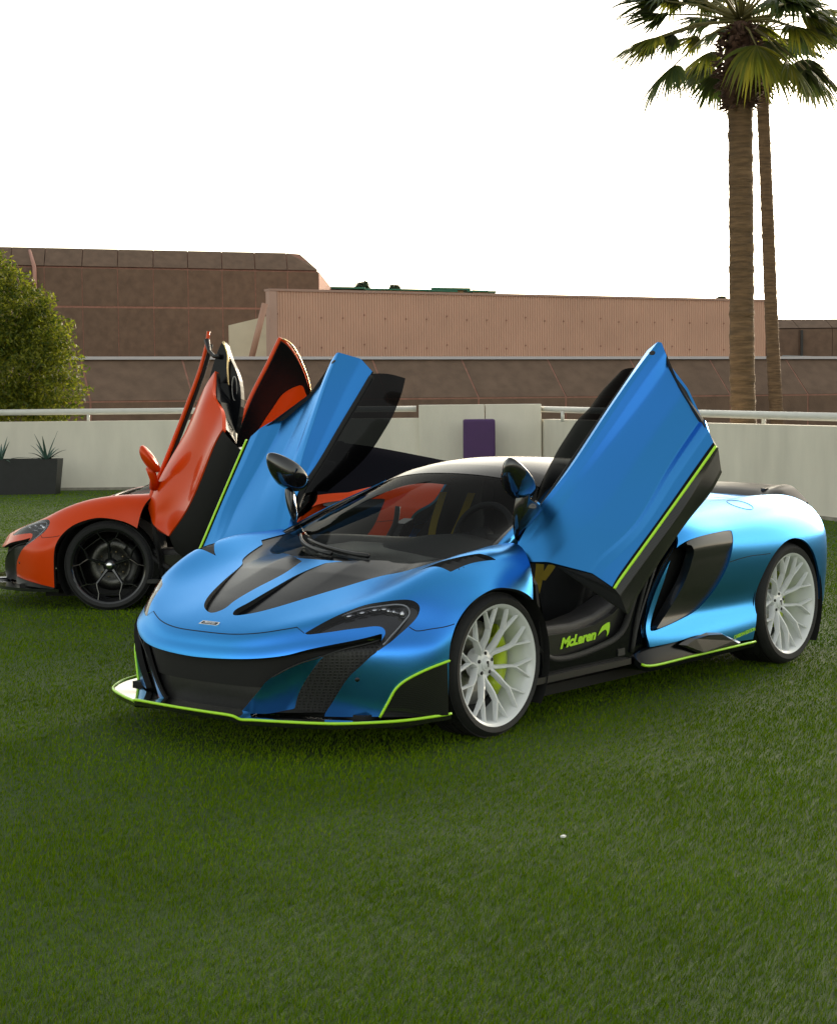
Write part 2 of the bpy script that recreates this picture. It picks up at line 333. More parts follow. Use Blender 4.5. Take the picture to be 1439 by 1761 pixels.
# outlines on the body surfaces (surface parameters) and door shape (metres, car frame)
UV = {
 'headlight': [[3.527, 2.987], [3.527, 2.987], [4.1, 3.376], [4.585, 3.697], [4.96, 4.04], [5.048, 4.567], [5.136, 5.253], [5.026, 5.619], [4.762, 5.871], [4.321, 5.963], [3.792, 5.825], [3.152, 5.528], [2.447, 5.253], [2.116, 5.093], [2.116, 5.093], [2.866, 5.116], [3.307, 5.162], [3.549, 5.047], [3.593, 4.818], [3.483, 4.383], [3.373, 3.72], [3.395, 3.147]],
 'grille_opening': [[1.97, -0.4], [1.97, 0], [2.028, 1.019], [2.138, 2.438], [2.359, 3.124], [2.711, 4.155], [3.285, 5.07], [3.285, 5.07], [2.866, 5.116], [2.116, 5.093], [2.116, 5.093], [1.697, 4.75], [1.301, 4.315], [0.948, 4.04], [0.507, 3.742], [0.022, 3.422], [-0.15, 3.6], [-0.15, 3.6], [-0.15, -0.3], [-0.15, -0.3]],
 'hood_scoop': [[4.982, 0.378], [5.224, 0.195], [5.621, 0.263], [6.261, 0.263], [7.142, 0.24], [8.002, 0.423], [8.002, 0.423], [8.45, 1.38], [8.95, 2.3], [9.4, 3.05], [9.48, 3.6], [9.48, 3.6], [8.1, 2.98], [7.561, 2.484], [6.569, 2.003], [5.798, 1.522], [5.291, 1.087], [5.048, 0.698]],
 'fender_vent': [[7.451, 3.811], [7.451, 3.811], [7.561, 4.269], [7.87, 4.956], [8.575, 5.459], [8.575, 5.459], [8.663, 6.215], [8.663, 6.215], [7.826, 5.871], [7.253, 5.757], [6.878, 5.688], [6.878, 5.688]],
 'canard': [[0.0, 5.047], [0.0, 5.047], [0.529, 5.345], [0.992, 5.642], [1.301, 6.1], [1.543, 6.81], [1.719, 7.817], [1.719, 7.817], [-0.05, 8], [-0.05, 8]],
 'gap_bonnet': [[3.615, 0.011], [3.747, 0.011], [4.012, 0.217], [4.012, 0.996], [4.012, 1.843], [4.012, 2.346], [4.078, 2.69], [3.527, 2.987]],
 'gap_fender': [[3.792, 5.848], [3.681, 6.054], [3.659, 6.237], [3.902, 6.901], [3.924, 7.863]],
 'crease_hood': [[4.078, 2.69], [4.784, 2.873], [5.996, 2.827], [6.988, 2.873], [7.958, 3.124]],
 'badge': [[4.475, 0.011]],
 'sensor': [[1.234, 4.544]],
 'vane': [[0.0, 1.339], [0.0, 1.339], [0.287, 1.568], [0.816, 1.934], [1.124, 2.117], [1.411, 2.415], [1.719, 2.896], [2.006, 3.651], [2.006, 3.651], [1.675, 3.399], [1.124, 3.033], [0.639, 2.804], [0.154, 2.667], [0.154, 2.667], [0.0, 2.026]],
 'mesh_panel': [[0.154, 2.667], [0.639, 2.804], [1.124, 3.033], [1.675, 3.399], [2.006, 3.651], [2.006, 3.651], [2.645, 4.521], [3.086, 5.07], [3.086, 5.07], [2.006, 5.07], [1.565, 4.681], [1.168, 4.246], [0.661, 3.857], [0.0, 3.445], [0.0, 3.445]],
 'vane_edge': [[0.0, 1.362], [0.309, 1.591], [0.838, 1.957], [1.124, 2.14], [1.411, 2.438], [1.719, 2.918], [2.006, 3.651], [2.601, 4.521], [3.064, 5.07]],
 'ball_sensor': [[1.521, 1.614]],
 'side_intake': [[0.1, 11.637], [0.1, 11.637], [0.14, 8.953], [0.0, 7.871], [0.0, 7.23], [0.401, 7.03], [0.401, 7.03], [1.563, 6.87], [1.964, 6.83], [2.084, 6.87], [2.084, 6.87], [2.084, 7.23], [2.064, 7.711], [2.004, 8.432], [1.844, 9.193], [1.643, 9.954], [1.303, 10.755], [0.822, 11.276], [0.2, 11.757]],
 'side_blade': [[0.561, 7.11], [1.603, 6.91], [2.004, 6.87], [2.104, 7.11], [2.084, 7.711], [2.024, 8.432], [1.864, 9.193], [1.643, 9.914], [1.323, 10.675], [0.862, 11.156], [0.361, 11.557], [0.361, 11.557], [0.681, 10.315], [0.882, 9.233], [0.962, 8.432], [0.942, 7.711], [0.782, 7.31]],
 'rocker_cut': [[0.04, 13.039], [0.04, 13.039], [0.661, 12.999], [1.202, 12.838], [1.663, 13.159], [2.064, 13.8], [2.064, 13.8], [2.745, 13.92], [2.745, 13.92], [3.2, 14.2], [3.2, 14.2], [-0.2, 14.2], [-0.2, 14.2], [-0.2, 13.0]],
 'gap_quarter': [[2.024, 8.392], [2.345, 8.312], [2.665, 8.272], [3.206, 8.312]],
 'fuel_cap': [[3.367, 4.867]],
}
DOOR = [
 [[-1.2, 0.892, 1.673], [-1.172, 0.952, 1.745], [-1.102, 1.057, 1.783], [-1.105, 1.078, 1.779], [-1.09, 1.107, 1.733], [-1.098, 1.128, 1.671], [-1.075, 1.244, 1.556], [-0.985, 1.375, 1.418], [-0.947, 1.416, 1.405], [-0.883, 1.473, 1.358], [-0.85, 1.518, 1.309]],
 [[-1.024, 0.87, 1.504], [-1.002, 0.92, 1.57], [-0.948, 1.007, 1.614], [-0.956, 1.035, 1.614], [-0.953, 1.066, 1.58], [-0.959, 1.095, 1.524], [-0.945, 1.208, 1.424], [-0.858, 1.343, 1.285], [-0.822, 1.383, 1.27], [-0.772, 1.442, 1.235], [-0.73, 1.48, 1.177]],
 [[-0.847, 0.848, 1.335], [-0.824, 0.882, 1.375], [-0.771, 0.942, 1.391], [-0.765, 0.969, 1.375], [-0.76, 0.999, 1.347], [-0.762, 1.024, 1.314], [-0.755, 1.165, 1.226], [-0.706, 1.321, 1.129], [-0.68, 1.357, 1.117], [-0.643, 1.408, 1.091], [-0.591, 1.438, 1.024]],
 [[-0.67, 0.826, 1.165], [-0.646, 0.844, 1.178], [-0.596, 0.876, 1.164], [-0.597, 0.899, 1.156], [-0.591, 0.929, 1.138], [-0.588, 0.962, 1.122], [-0.563, 1.122, 1.028], [-0.528, 1.295, 0.94], [-0.51, 1.323, 0.932], [-0.482, 1.365, 0.912], [-0.442, 1.389, 0.861]],
 [[-0.494, 0.804, 0.996], [-0.49, 0.8, 1.006], [-0.477, 0.796, 1.0], [-0.476, 0.82, 0.99], [-0.465, 0.859, 0.97], [-0.451, 0.902, 0.953], [-0.419, 1.053, 0.889], [-0.382, 1.226, 0.815], [-0.369, 1.25, 0.804], [-0.354, 1.292, 0.782], [-0.332, 1.353, 0.74]],
 [[-0.4, 0.735, 0.85], [-0.388, 0.743, 0.845], [-0.365, 0.756, 0.83], [-0.346, 0.77, 0.81], [-0.325, 0.789, 0.786], [-0.301, 0.818, 0.762], [-0.294, 0.986, 0.772], [-0.294, 1.21, 0.737], [-0.293, 1.23, 0.734], [-0.287, 1.278, 0.713], [-0.281, 1.344, 0.682]],
]
DOOR_SILL = [
 [[-0.839, 1.538, 1.288], [-0.871, 1.53, 1.282], [-0.883, 1.539, 1.18]],
 [[-0.717, 1.5, 1.154], [-0.744, 1.511, 1.134], [-0.798, 1.524, 1.082]],
 [[-0.58, 1.456, 1.004], [-0.605, 1.48, 0.977], [-0.685, 1.477, 0.962]],
 [[-0.432, 1.407, 0.842], [-0.459, 1.43, 0.817], [-0.527, 1.429, 0.788]],
 [[-0.324, 1.371, 0.724], [-0.35, 1.393, 0.7], [-0.411, 1.399, 0.658]],
 [[-0.278, 1.359, 0.673], [-0.299, 1.375, 0.643], [-0.331, 1.387, 0.566]],
]
GLASS_EDGE = [[-1.273,.709,1.632],[-1.199,.67,1.554],[-1.117,.645,1.464],[-1.049,.622,1.407],[-.978,.615,1.339],[-.899,.611,1.264],[-.822,.619,1.194],[-.734,.638,1.126],[-.661,.661,1.074],[-.605,.688,1.028]]
DOOR_N = [0.751, 0.227, 0.62]; DOOR_A = [-0.659, 0.213, 0.721]; MIRROR_C = [-0.382, 0.76, 1.153]
MIRROR_ARM = [[-0.382, 0.763, 1.118], [-0.412, 0.798, 1.126], [-0.435, 0.787, 1.048], [-0.481, 0.814, 1.0], [-0.446, 0.781, 0.924], [-0.404, 0.724, 0.85], [-0.366, 0.732, 0.941], [-0.363, 0.749, 1.037]]
# ---------------------------------------------------------------- materials
def paint(name, color, rough, metal, coat, flake=.25, coat_rough=.05):
    m = mat(name, color, rough, metal, coat, coat_rough=coat_rough); nt = m.node_tree; b = nt.nodes['Principled BSDF']
    n = nt.nodes.new('ShaderNodeTexNoise'); n.inputs['Scale'].default_value = 900; n.inputs['Detail'].default_value = 1
    tc = nt.nodes.new('ShaderNodeTexCoord'); nt.links.new(tc.outputs['Object'], n.inputs[0])
    bp = nt.nodes.new('ShaderNodeBump'); bp.inputs['Strength'].default_value = flake; bp.inputs['Distance'].default_value = .0004
    nt.links.new(n.outputs[0], bp.inputs['Height']); nt.links.new(bp.outputs[0], b.inputs['Normal'])
    return m
def flip_paint(name, face, mid, edge, rough):
    """colour-travel metallic wrap: cyan seen square-on, deeper blue seen obliquely"""
    m = paint(name, mid, rough, 1.0, 0.); nt = m.node_tree; b = nt.nodes['Principled BSDF']
    lw = nt.nodes.new('ShaderNodeLayerWeight'); lw.inputs[0].default_value = .5; cr = nt.nodes.new('ShaderNodeValToRGB'); e = cr.color_ramp.elements
    e[0].position = .10; e[0].color = (*face, 1); e[1].position = .60; e[1].color = (*edge, 1); n = e.new(.27); n.color = (*mid, 1)
    b.inputs['Specular Tint'].default_value = (.70, .86, 1, 1); nt.links.new(lw.outputs['Facing'], cr.inputs[0]); nt.links.new(cr.outputs[0], b.inputs['Base Color']); return m
M_ = {}
M_['blue'] = flip_paint('satin_blue_paint', (.060, .32, .98), (.055, .335, .80), (.058, .31, .75), .28)
M_['orange'] = paint('orange_paint', (.66, .055, .002), .28, .1, .35, .05, .02); M_['orange'].node_tree.nodes['Principled BSDF'].inputs['Specular IOR Level'].default_value = .12
M_['black'] = mat('gloss_black', (.006,.006,.007), .12, coat=1.)
M_['duct'] = mat('duct_black', (.008,.008,.009), .30, spec=.12, coat=.08, coat_rough=.1)
M_['flat_black'] = mat('flat_black_panel', (.008,.008,.011), .6, spec=.0)
M_['deck'] = mat('deck_black', (.004,.0045,.006), .20, spec=.16)
M_['satin'] = mat('satin_black', (.012,.012,.013), .42, noise=.3, nscale=60)
M_['matte'] = mat('matte_black', (.006,.006,.006), .8)
M_['plastic'] = mat('dark_plastic', (.02,.021,.022), .55, bump=.1, bscale=300)
M_['rubber'] = mat('tyre_rubber', (.014,.014,.015), .72, noise=.25, nscale=40, bump=.15, bscale=200)
M_['lime'] = mat('lime_paint', (.48,.92,.025), .35, coat=.3)
M_['caliper'] = mat('yellow_green_caliper', (.50,.66,.02), .4, coat=.3)
M_['white'] = mat('white_wheel_paint', (.78,.80,.82), .28, coat=.6)
M_['wheel_black'] = mat('gloss_black_wheel', (.010,.010,.012), .18, coat=.8)
M_['disc'] = mat('brake_disc_metal', (.30,.29,.28), .38, metal=1., noise=.3, nscale=60, bump=.1, bscale=400)
M_['chrome'] = mat('chrome', (.75,.75,.76), .12, metal=1.)
M_['leather'] = mat('black_leather', (.016,.016,.018), .5, bump=.2, bscale=250)
M_['belt'] = mat('yellow_belt_webbing', (.60,.42,.03), .7)
M_['lens'] = glass_mat('headlight_lens', (.75,.76,.8), 1.0)
M_['windscreen'] = glass_mat('windscreen_glass', (.36,.385,.39), .15)
M_['tint'] = glass_mat('tinted_side_glass', (.030,.033,.036), .03)
M_['dark_disc'] = mat('dark_brake_disc', (.10,.10,.095), .4, metal=1., noise=.4, nscale=90)
M_['gold'] = mat('gold_metal', (.8,.62,.35), .2, metal=1.)
def carbon(name):
    m = mat(name, (.010,.010,.011), .28, coat=.45, spec=.3); nt = m.node_tree; b = nt.nodes['Principled BSDF']
    tc = nt.nodes.new('ShaderNodeTexCoord'); ch = nt.nodes.new('ShaderNodeTexChecker'); ch.inputs['Scale'].default_value = 260
    ch.inputs[1].default_value = (.006,.006,.006,1); ch.inputs[2].default_value = (.022,.022,.023,1)
    nt.links.new(tc.outputs['Object'], ch.inputs[0]); nt.links.new(ch.outputs[0], b.inputs['Base Color']); return m
M_['carbon'] = carbon('carbon_fibre')
def mesh_grille():
    m = mat('honeycomb_mesh', (.01,.01,.01), .5); nt = m.node_tree; b = nt.nodes['Principled BSDF']
    tc = nt.nodes.new('ShaderNodeTexCoord'); v = nt.nodes.new('ShaderNodeTexVoronoi'); v.feature = 'DISTANCE_TO_EDGE'; v.inputs['Scale'].default_value = 75
    v.inputs['Randomness'].default_value = .1
    nt.links.new(tc.outputs['Object'], v.inputs[0]); cr = nt.nodes.new('ShaderNodeValToRGB')
    cr.color_ramp.elements[0].position = .10; cr.color_ramp.elements[0].color = (.022,.022,.024,1); cr.color_ramp.elements[1].position = .16; cr.color_ramp.elements[1].color = (.002,.002,.002,1)
    nt.links.new(v.outputs['Distance'], cr.inputs[0]); nt.links.new(cr.outputs[0], b.inputs['Base Color'])
    bp = nt.nodes.new('ShaderNodeBump'); bp.inputs['Strength'].default_value = .8; bp.inputs['Distance'].default_value = .004; bp.invert = True
    nt.links.new(v.outputs['Distance'], bp.inputs['Height']); nt.links.new(bp.outputs[0], b.inputs['Normal']); return m
M_['mesh'] = mesh_grille()
# ---------------------------------------------------------------- cars
S_F = Surf(FRONT); S_R = Surf(rear_rows()); S_G = Surf(GLASS)
FT = surf_tris(S_F, 190, 281); RTN = surf_tris(S_R, 150, 241); GT_ = surf_tris(S_G, 70, 121)
def q_abs(E): return np.c_[E[:, 0], np.abs(E[:, 1])]
def region(base, names):
    """cut named outlines out of a base sheet -> rest, {name: piece}; each piece = (P, F, UV, N)"""
    P, F, E, N = base; out = {}
    for nm, poly in names:
        s = sdf_poly(poly, q_abs(E)) if not callable(poly) else poly(P, E)
        A, B = cut(P, F, s, [E, N]); out[nm] = (A[0], A[1], A[2][0], A[2][1]); P, F, E, N = B[0], B[1], B[2][0], B[2][1]
    return (P, F, E, N), out
def side_of(piece, sgn):
    P, F, E, N = piece; k = (E[F][:, :, 1].mean(1)*sgn) > 0; F = F[k]
    u, inv = np.unique(F, return_inverse=True); return P[u], inv.reshape(-1, 3), E[u], N[u]
def panel(name, piece, m, parent, off=0., skirt=.02, edge=None, **k):
    P, F, E, N = piece
    if callable(off): o = off(E, P)[:, None]
    else: o = off
    P = P+N*o
    V, FF = with_skirt(P, F, N, skirt) if skirt else (P, F)
    o_ = mesh_obj(name, V, FF, m, parent, **k)
    if edge is not None and skirt:
        o_.data.materials.append(edge); mi = np.zeros(len(o_.data.polygons), np.int32)
        nf = len(F)
        if len(mi) == len(FF): mi[nf:] = 1; o_.data.polygons.foreach_set('material_index', mi)
    return o_
SP = {k: smooth_poly(v, 6) for k, v in UV.items()}
def front_clip(root, pm, style):
    names = [('grille', SP['grille_opening']), ('headlight', SP['headlight'])]+([('canard', SP['canard'])] if style == 'blue' else [('skirt', lambda P, E: np.maximum(P[:, 2]-.225+.05*np.clip((np.abs(E[:,1])-4)/4,0,1), 3.0-np.abs(E[:, 1])))])
    if style == 'blue': names += [('scoop', SP['hood_scoop']), ('vent', SP['fender_vent'])]
    names.append(('cowl', lambda P, E: np.maximum(P[:, 0]-(.185-.62*P[:, 1]**2), np.abs(E[:, 1])-3.9)))
    rest, pc = region(FT, names)
    body = panel('front_body', rest, pm, root, 0., .028, edge=M_['matte'])
    panel('cowl', pc['cowl'], M_['deck'], root, -.004, .01)
    # dark core behind the openings
    P, F, E, N = FT
    base = (P, F, E, N)
    _, c1 = region(base, [('low', lambda P, E: np.maximum(E[:, 0]-.86, np.abs(E[:, 1])-3.75)), ('up', lambda P, E: np.maximum(E[:, 0]-3.2, np.abs(E[:, 1])-5.4))])
    panel('lower_lip', c1['low'], M_['satin'], root, lambda E, P: -.045-.010*np.clip(E[:, 0]/.86, 0, 1)**2, .0)
    panel('grille_panel', c1['up'], M_['matte'], root, lambda E, P: -.045-.01*np.clip(np.abs(E[:, 1])-2, 0, 2), 0)
    for sg in (1, -1):
        _, c2 = region(base, [('vane', SP['vane']), ('mesh', SP['mesh_panel'])])
        v = panel('bumper_vane', side_of(c2['vane'], sg), pm if style == 'blue' else M_['satin'], root, lambda E, P: -.010-.030*np.clip((np.abs(E[:, 1])-1.4-.55*E[:, 0])/1.0, 0, 1), .02, edge=M_['matte'])
        panel('intake_mesh', side_of(c2['mesh'], sg), M_['mesh'], root, -.040, 0)
        q = smooth_poly(UV['vane_edge'], 5, closed=False); X = S_F.at(q[:, 0], sg*q[:, 1])-S_F.normal(q[:, 0], sg*q[:, 1])*.018*np.sign(1)
        Nn = S_F.normal(q[:, 0], sg*q[:, 1]); 
        MB().tube(X, .003, 6).obj('intake_lip', M_['plastic'], v)
        # headlight: housing, light modules, clear lens
        hp = side_of(pc['headlight'], sg)
        hl = panel('headlight', hp, M_['black'] if style == 'blue' else M_['chrome'], root, lambda E, P: -.035+0*E[:, 0], 0)
        panel('headlight_lens', hp, M_['lens'], hl, -.001, .0)
        panel('headlight_bezel', hp, M_['matte'], hl, -.003, .035) if False else None
        mb = MB(); pts = [(4.35,3.75),(4.48,4.05),(4.6,4.35),(4.62,4.62)] if style == 'blue' else [(4.2,3.9),(4.4,4.3)]
        for k, (u, v_) in enumerate(pts):
            a = S_F.at(u, sg*v_)[0]-S_F.normal(u, sg*v_)[0]*.016; b = S_F.at(u+.05, sg*(v_+.27))[0]-S_F.normal(u, sg*v_)[0]*.016
            mb.tube([a, (a+b)/2, b], [.006, .010, .006], 8)
        mb.obj('led_strip', M_['chrome'], hl)
        for (u, v_, r) in ((4.55,4.93,.014),(4.5,5.12,.014),(4.42,5.42,.024)):
            c = S_F.at(u, sg*v_)[0]; n = S_F.normal(u, sg*v_)[0]; c = c-n*.024
            bm = bmesh.new(); bmesh.ops.create_uvsphere(bm, u_segments=16, v_segments=10, radius=r)
            me = bpy.data.meshes.new('lamp_projector'); bm.to_mesh(me); bm.free(); me.shade_smooth(); me.materials.append(M_['chrome'])
            lo = bpy.data.objects.new('lamp_projector', me); col.objects.link(lo); lo.parent = hl; lo.location = c
        # light guide along the outer edge
        q = np.array([(4.5,3.55),(4.82,4.0),(4.9,4.6),(4.93,5.1),(4.78,5.45),(4.4,5.66),(3.8,5.55),(3.2,5.33),(2.7,5.2)]); q = smooth_poly(q, 5, closed=False)
        X = S_F.at(q[:, 0], sg*q[:, 1])-S_F.normal(q[:, 0], sg*q[:, 1])*.012
        MB().tube(X, .0035, 6).obj('light_guide', M_['white'], hl)
        cn = panel('bumper_fin', side_of(pc['canard'], sg), M_['carbon'], root, .008, .03) if style == 'blue' else panel('bumper_skirt', side_of(pc['skirt'], sg), M_['satin'], root, .006, .03)
        if style == 'blue':
            q = smooth_poly(UV['canard'][1:7]+[(1.72, 7.95)], 5, closed=False)
            MB().tube(S_F.at(q[:, 0], sg*q[:, 1])+S_F.normal(q[:, 0], sg*q[:, 1])*.009, .006, 8).obj('lime_edging', M_['lime'], cn)
            sp_ = side_of(pc['scoop'], sg)
            panel('hood_duct', sp_, M_['deck'], root, lambda E, P: -.022*np.clip((7.4-E[:, 0])/2.2, 0, 1)-.004+.012*np.clip((E[:, 0]-6)/2, 0, 1)*np.clip(1-np.abs(np.abs(E[:, 1])-1.3)/1.2, 0, 1), .02)
            vp = side_of(pc['vent'], sg)
            vt = panel('fender_vent', vp, M_['matte'], root, -.03, 0)
            L0 = smooth_poly([(7.5,3.85),(7.95,4.9),(8.6,5.45)], 8, False); L1 = smooth_poly([(6.95,5.65),(7.7,5.82),(8.65,6.15)], 8, False)
            A = S_F.at(L0[:, 0], sg*L0[:, 1]); B = S_F.at(L1[:, 0], sg*L1[:, 1]); NA = S_F.normal(L0[:, 0], sg*L0[:, 1])
            for k in range(1, 7):
                i = int(k*(len(A)-1)/7); j = min(len(A)-1, i+1); d = A[j]-A[i]; d /= np.linalg.norm(d)
                n = NA[i]; a, b = A[i]-n*.006, B[i]-n*.006; w = d*.016
                mb = MB(); mb.prism([a-w-n*.012, a+w, a+w+n*-.003, a-w-n*.015], b-a); mb.obj('louvre', M_['satin'], vt, smooth=False)
        ribbon('panel_gap', S_F, UV['gap_fender'], .004, M_['matte'], root, side=sg)
        c = S_F.at(*UV['sensor'][0])[0]*[1, sg, 1]; n = S_F.normal(*UV['sensor'][0])[0]*[1, sg, 1]
        MB().tube([c-n*.004, c+n*.0015], .010, 16).obj('parking_sensor', M_['satin'], root)
    gp = [(4.078,2.69),(4.06,2.35),(4.012,1.84),(4.0,1.0),(4.0,.2)]
    gap = [(a, b) for a, b in gp]+[(a, -b) for a, b in gp[::-1]]
    ribbon('bonnet_gap', S_F, gap, .0045, M_['matte'], root)
    for sg in (1, -1):
        ribbon('bonnet_gap', S_F, [(3.527,2.987),(4.078,2.69)], .003, M_['matte'], root, side=sg)
    # nose badge
    u, v = UV['badge'][0]; c = S_F.at(u, 0)[0]; n = S_F.normal(u, 0)[0]; t = np.array([0,1.,0]); w = np.cross(t, n)
    if style == 'blue':
        k = .058; h = .013
        b = MB().prism([c+t*k+w*h*.3-n*.002, c+t*k*.9-w*h-n*.002, c-t*k+-w*h-n*.002, c-t*k*1.1+w*h-n*.002, c+t*k*.85+w*h-n*.002], n*.006).obj('nose_badge', M_['chrome'], root, smooth=False)
        MB().prism([c+t*k*.8-w*h*.6, c-t*k*.85-w*h*.6, c-t*k*.9+w*h*.6, c+t*k*.75+w*h*.6], n*.0055).obj('badge_inlay', M_['satin'], b, smooth=False)
        text_mesh('badge_lettering', 'McLaren', .020, M_['chrome'], b, c-t*.036+w*.005+n*.0058 if False else c+t*-.038-w*.0055*np.sign(w[2])+n*.0056, t, w*np.sign(w[2]), .0008, shear=.3, bold=.0004)
    return body
def splitter(root, style):
    half = [(.36,.945,.163),(.42,.94,.163),(.60,.898,.164),(.74,.815,.165),(.86,.70,.166),(.955,.515,.167),(1.005,.385,.167),(1.03,.34,.168),(1.055,.31,.185),(1.062,.18,.186)]
    half = smooth_poly(half, 4, False)
    full = [tuple(p) for p in half]+[(1.066,0,.186)]+[(x, -y, z) for x, y, z in half[::-1]]
    P = np.array(full); n = len(P); Q = P.copy(); cx = np.array([.3, 0]); Q[:, :2] = (P[:, :2]-cx)*.80+cx; Q[:, 2] -= .004
    Q[:, 0] = np.minimum(Q[:, 0], .86)
    V = np.vstack([P, Q, P-[0,0,.022], Q-[0,0,.045]])
    F = []
    for i in range(n-1): F += [(i, i+1, n+i+1, n+i), (2*n+i+1, 2*n+i, 3*n+i, 3*n+i+1), (i+1, i, 2*n+i, 2*n+i+1)]
    sp = flat_sharp(mesh_obj('front_splitter', V, F, M_['black'], root))
    if style == 'blue': MB().tube(P+[0,0,.002], .0065, 8).obj('lime_edging', M_['lime'], sp)
    return sp
def rear_clip(root, pm, style):
    def arch(P, E):
        x, z, y = P[:, 0], P[:, 2], np.abs(P[:, 1])
        d = np.hypot((x+2.632), (z-.33))-.388
        d = np.where((z < .33), np.maximum(np.abs(x+2.632+.015)-.40-.06*np.clip((.33-z)/.15, 0, 1)*(x > -2.6), z-.40), d)
        return np.maximum(d, .62-y)
    names = [('arch', arch), ('rocker', SP['rocker_cut']), ('intake', SP['side_intake'])]
    rest, pc = region(RTN, names)
    if style != 'blue':
        rest, dk = region((rest[0], rest[1], rest[2], rest[3]), [('deck', lambda P, E: np.maximum(np.abs(E[:, 1])-6.1+1.4*np.clip(E[:, 0]-1.2, 0, 1.5), E[:, 0]-8))])
        panel('rear_deck', dk['deck'], M_['flat_black'], root, 0., .02)
    body = panel('rear_body', rest, pm, root, 0., .014)
    _, bl = region(RTN, [('blade', lambda P, E: sdf_poly(SP['side_blade'], q_abs(E))-.05)])
    duct_f = lambda P, E: np.maximum(np.maximum(E[:, 0]-2.3, -.05-E[:, 0]), np.maximum(np.abs(E[:, 1])-12.2, 6.7-np.abs(E[:, 1])))
    _, ia = region(RTN, [('vane', lambda P, E: np.maximum(duct_f(P, E), E[:, 0]-.42-.02*(9.5-np.abs(E[:, 1])))), ('inner', duct_f)])
    for sg in (1, -1):
        b = side_of(bl['blade'], sg)
        panel('intake_blade', b, M_['carbon'], root, lambda E, P: -.002-.010*np.clip((np.abs(E[:, 1])-7.55)/.5, 0, 1), .05)
        panel('intake_duct', side_of(ia['inner'], sg), M_['matte'], root, lambda E, P: -.05-.07*np.clip(E[:, 0]/.5, 0, 1), 0)
        panel('intake_vane', side_of(ia['vane'], sg), pm, root, lambda E, P: -.03-.07*np.clip(E[:, 0]/.5, 0, 1), 0)
        ribbon('panel_gap', S_R, UV['gap_quarter'], .004, M_['matte'], root, side=sg)
        # rocker blade with its flap and lime edge
        mb = MB(); yb = .972
        prof = [(-1.10,.925,.222),(-1.19,.95,.178),(-1.55,.962,.181),(-1.9,.97,.184),(-2.205,.975,.186)]
        q = smooth_poly(prof, 5, False)*[1, sg, 1]; n = len(q); top = q*[1,.985,1]+[0,0,.0]; tz = np.interp(-q[:, 0], [1.10,1.22,1.45,1.7,1.9,2.03,2.21], [.226,.268,.276,.262,.22,.200,.196])
        A = np.c_[q[:, 0], q[:, 1], q[:, 2]]; B = np.c_[q[:, 0], q[:, 1]*.955, tz]; C_ = q+[0, -.25*sg, -.02]; D_ = q+[0,-.004*sg,-.03]
        V = np.vstack([A, B, D_, C_]); F = []
        for i in range(n-1):
            f = [(i, i+1, n+i+1, n+i), (2*n+i, 2*n+i+1, i+1, i), (3*n+i, 3*n+i+1, 2*n+i+1, 2*n+i)]
            F += f if sg < 0 else [x[::-1] for x in f]
        rk = flat_sharp(mesh_obj('side_skirt', V, F, M_['deck'], root))
        if style == 'blue': MB().tube(q[3:]+[0, .002*sg, -.002], .0068, 8).obj('lime_edging', M_['lime'], rk)
        if style == 'blue':
            o = S_R.at(2.02, 13.55)[0]; o2 = S_R.at(2.74, 13.35)[0]
            if sg > 0:
                nn = S_R.normal(2.4, 13.4)[0]
                a, b2 = np.array([-1.985,.974,.222]), np.array([-2.175,.976,.242])
                text_mesh('sill_lettering', 'CARBON EDITION', .0265, M_['lime'], root, a, b2-a, (0,0,1), .002, bold=.0004)
        # flap standing on the skirt
        f0 = np.array([(-1.46,.955,.252),(-1.55,.95,.277),(-1.72,.953,.292),(-1.86,.955,.276),(-2.0,.965,.222),(-2.06,.97,.196),(-1.62,.975,.190)])*[1, sg, 1]
        top = np.array([(-1.50,.975,.245),(-1.60,.975,.268),(-1.72,.978,.274),(-1.86,.978,.262),(-1.97,.98,.215),(-2.02,.98,.196),(-1.66,.985,.190)])*[1, sg, 1]
        V = np.vstack([f0, top, top[[6]], f0[[6]]]); F = []
        for i in range(5): F.append((i, i+1, 8+i, 7+i))
        F.append(tuple(range(7, 14))); F.append((0, 7, 13, 6)); F = F if sg > 0 else [f[::-1] for f in F]
        flat_sharp(mesh_obj('skirt_flap', V, F, M_['carbon'], rk, smooth=False))
    # fuel flap outline
    u, v = UV['fuel_cap'][0]; c = S_R.at(u, v)[0]; n = S_R.normal(u, v)[0]; a = np.cross(n, [0,1,0]); a /= np.linalg.norm(a); b = np.cross(n, a)
    ring = [c+.075*(a*math.cos(t)+b*math.sin(t))*1.0 for t in np.linspace(0, 2*math.pi, 40, endpoint=False)]
    P, F, E, N = RTN; k = np.abs(P[:, 1]-c[1]) < .2; Pk = P[k]
    ring = [Pk[np.argmin(((Pk-r)[:, :2]**2).sum(1))][2]*np.array([0,0,0])+r for r in ring]
    from mathutils.bvhtree import BVHTree
    bv = BVHTree.FromPolygons([tuple(p) for p in P], [tuple(f) for f in F])
    rr = []
    for r in ring:
        h = bv.ray_cast(Vector(r+n*.1), Vector(-n)); rr.append(np.array(h[0]) if h[0] is not None else r)
    if style == 'blue': MB().tube(np.array(rr)+n*.0006, .0016, 6, closed=True).obj('fuel_flap_edge', M_['matte'], root)
    # rear wing on its two stands
    mb = MB(); st = []
    for y in np.linspace(-.74, .74, 41):
        t = abs(y)/.74; x = -3.33+.20*t**3; z = .962-.022*t**2-.07*max(0, t-.8)/.2 + (.012 if .62 < t < .80 else 0)*math.sin((t-.62)/.18*math.pi)
        ch = .30-.06*t
        st.append([(x+ch*.5, y, z-.055),(x+ch*.25, y, z-.018),(x, y, z-.002),(x-ch*.5, y, z+.012),(x-ch*.5, y, z-.006),(x, y, z-.03),(x+ch*.3, y, z-.05)])
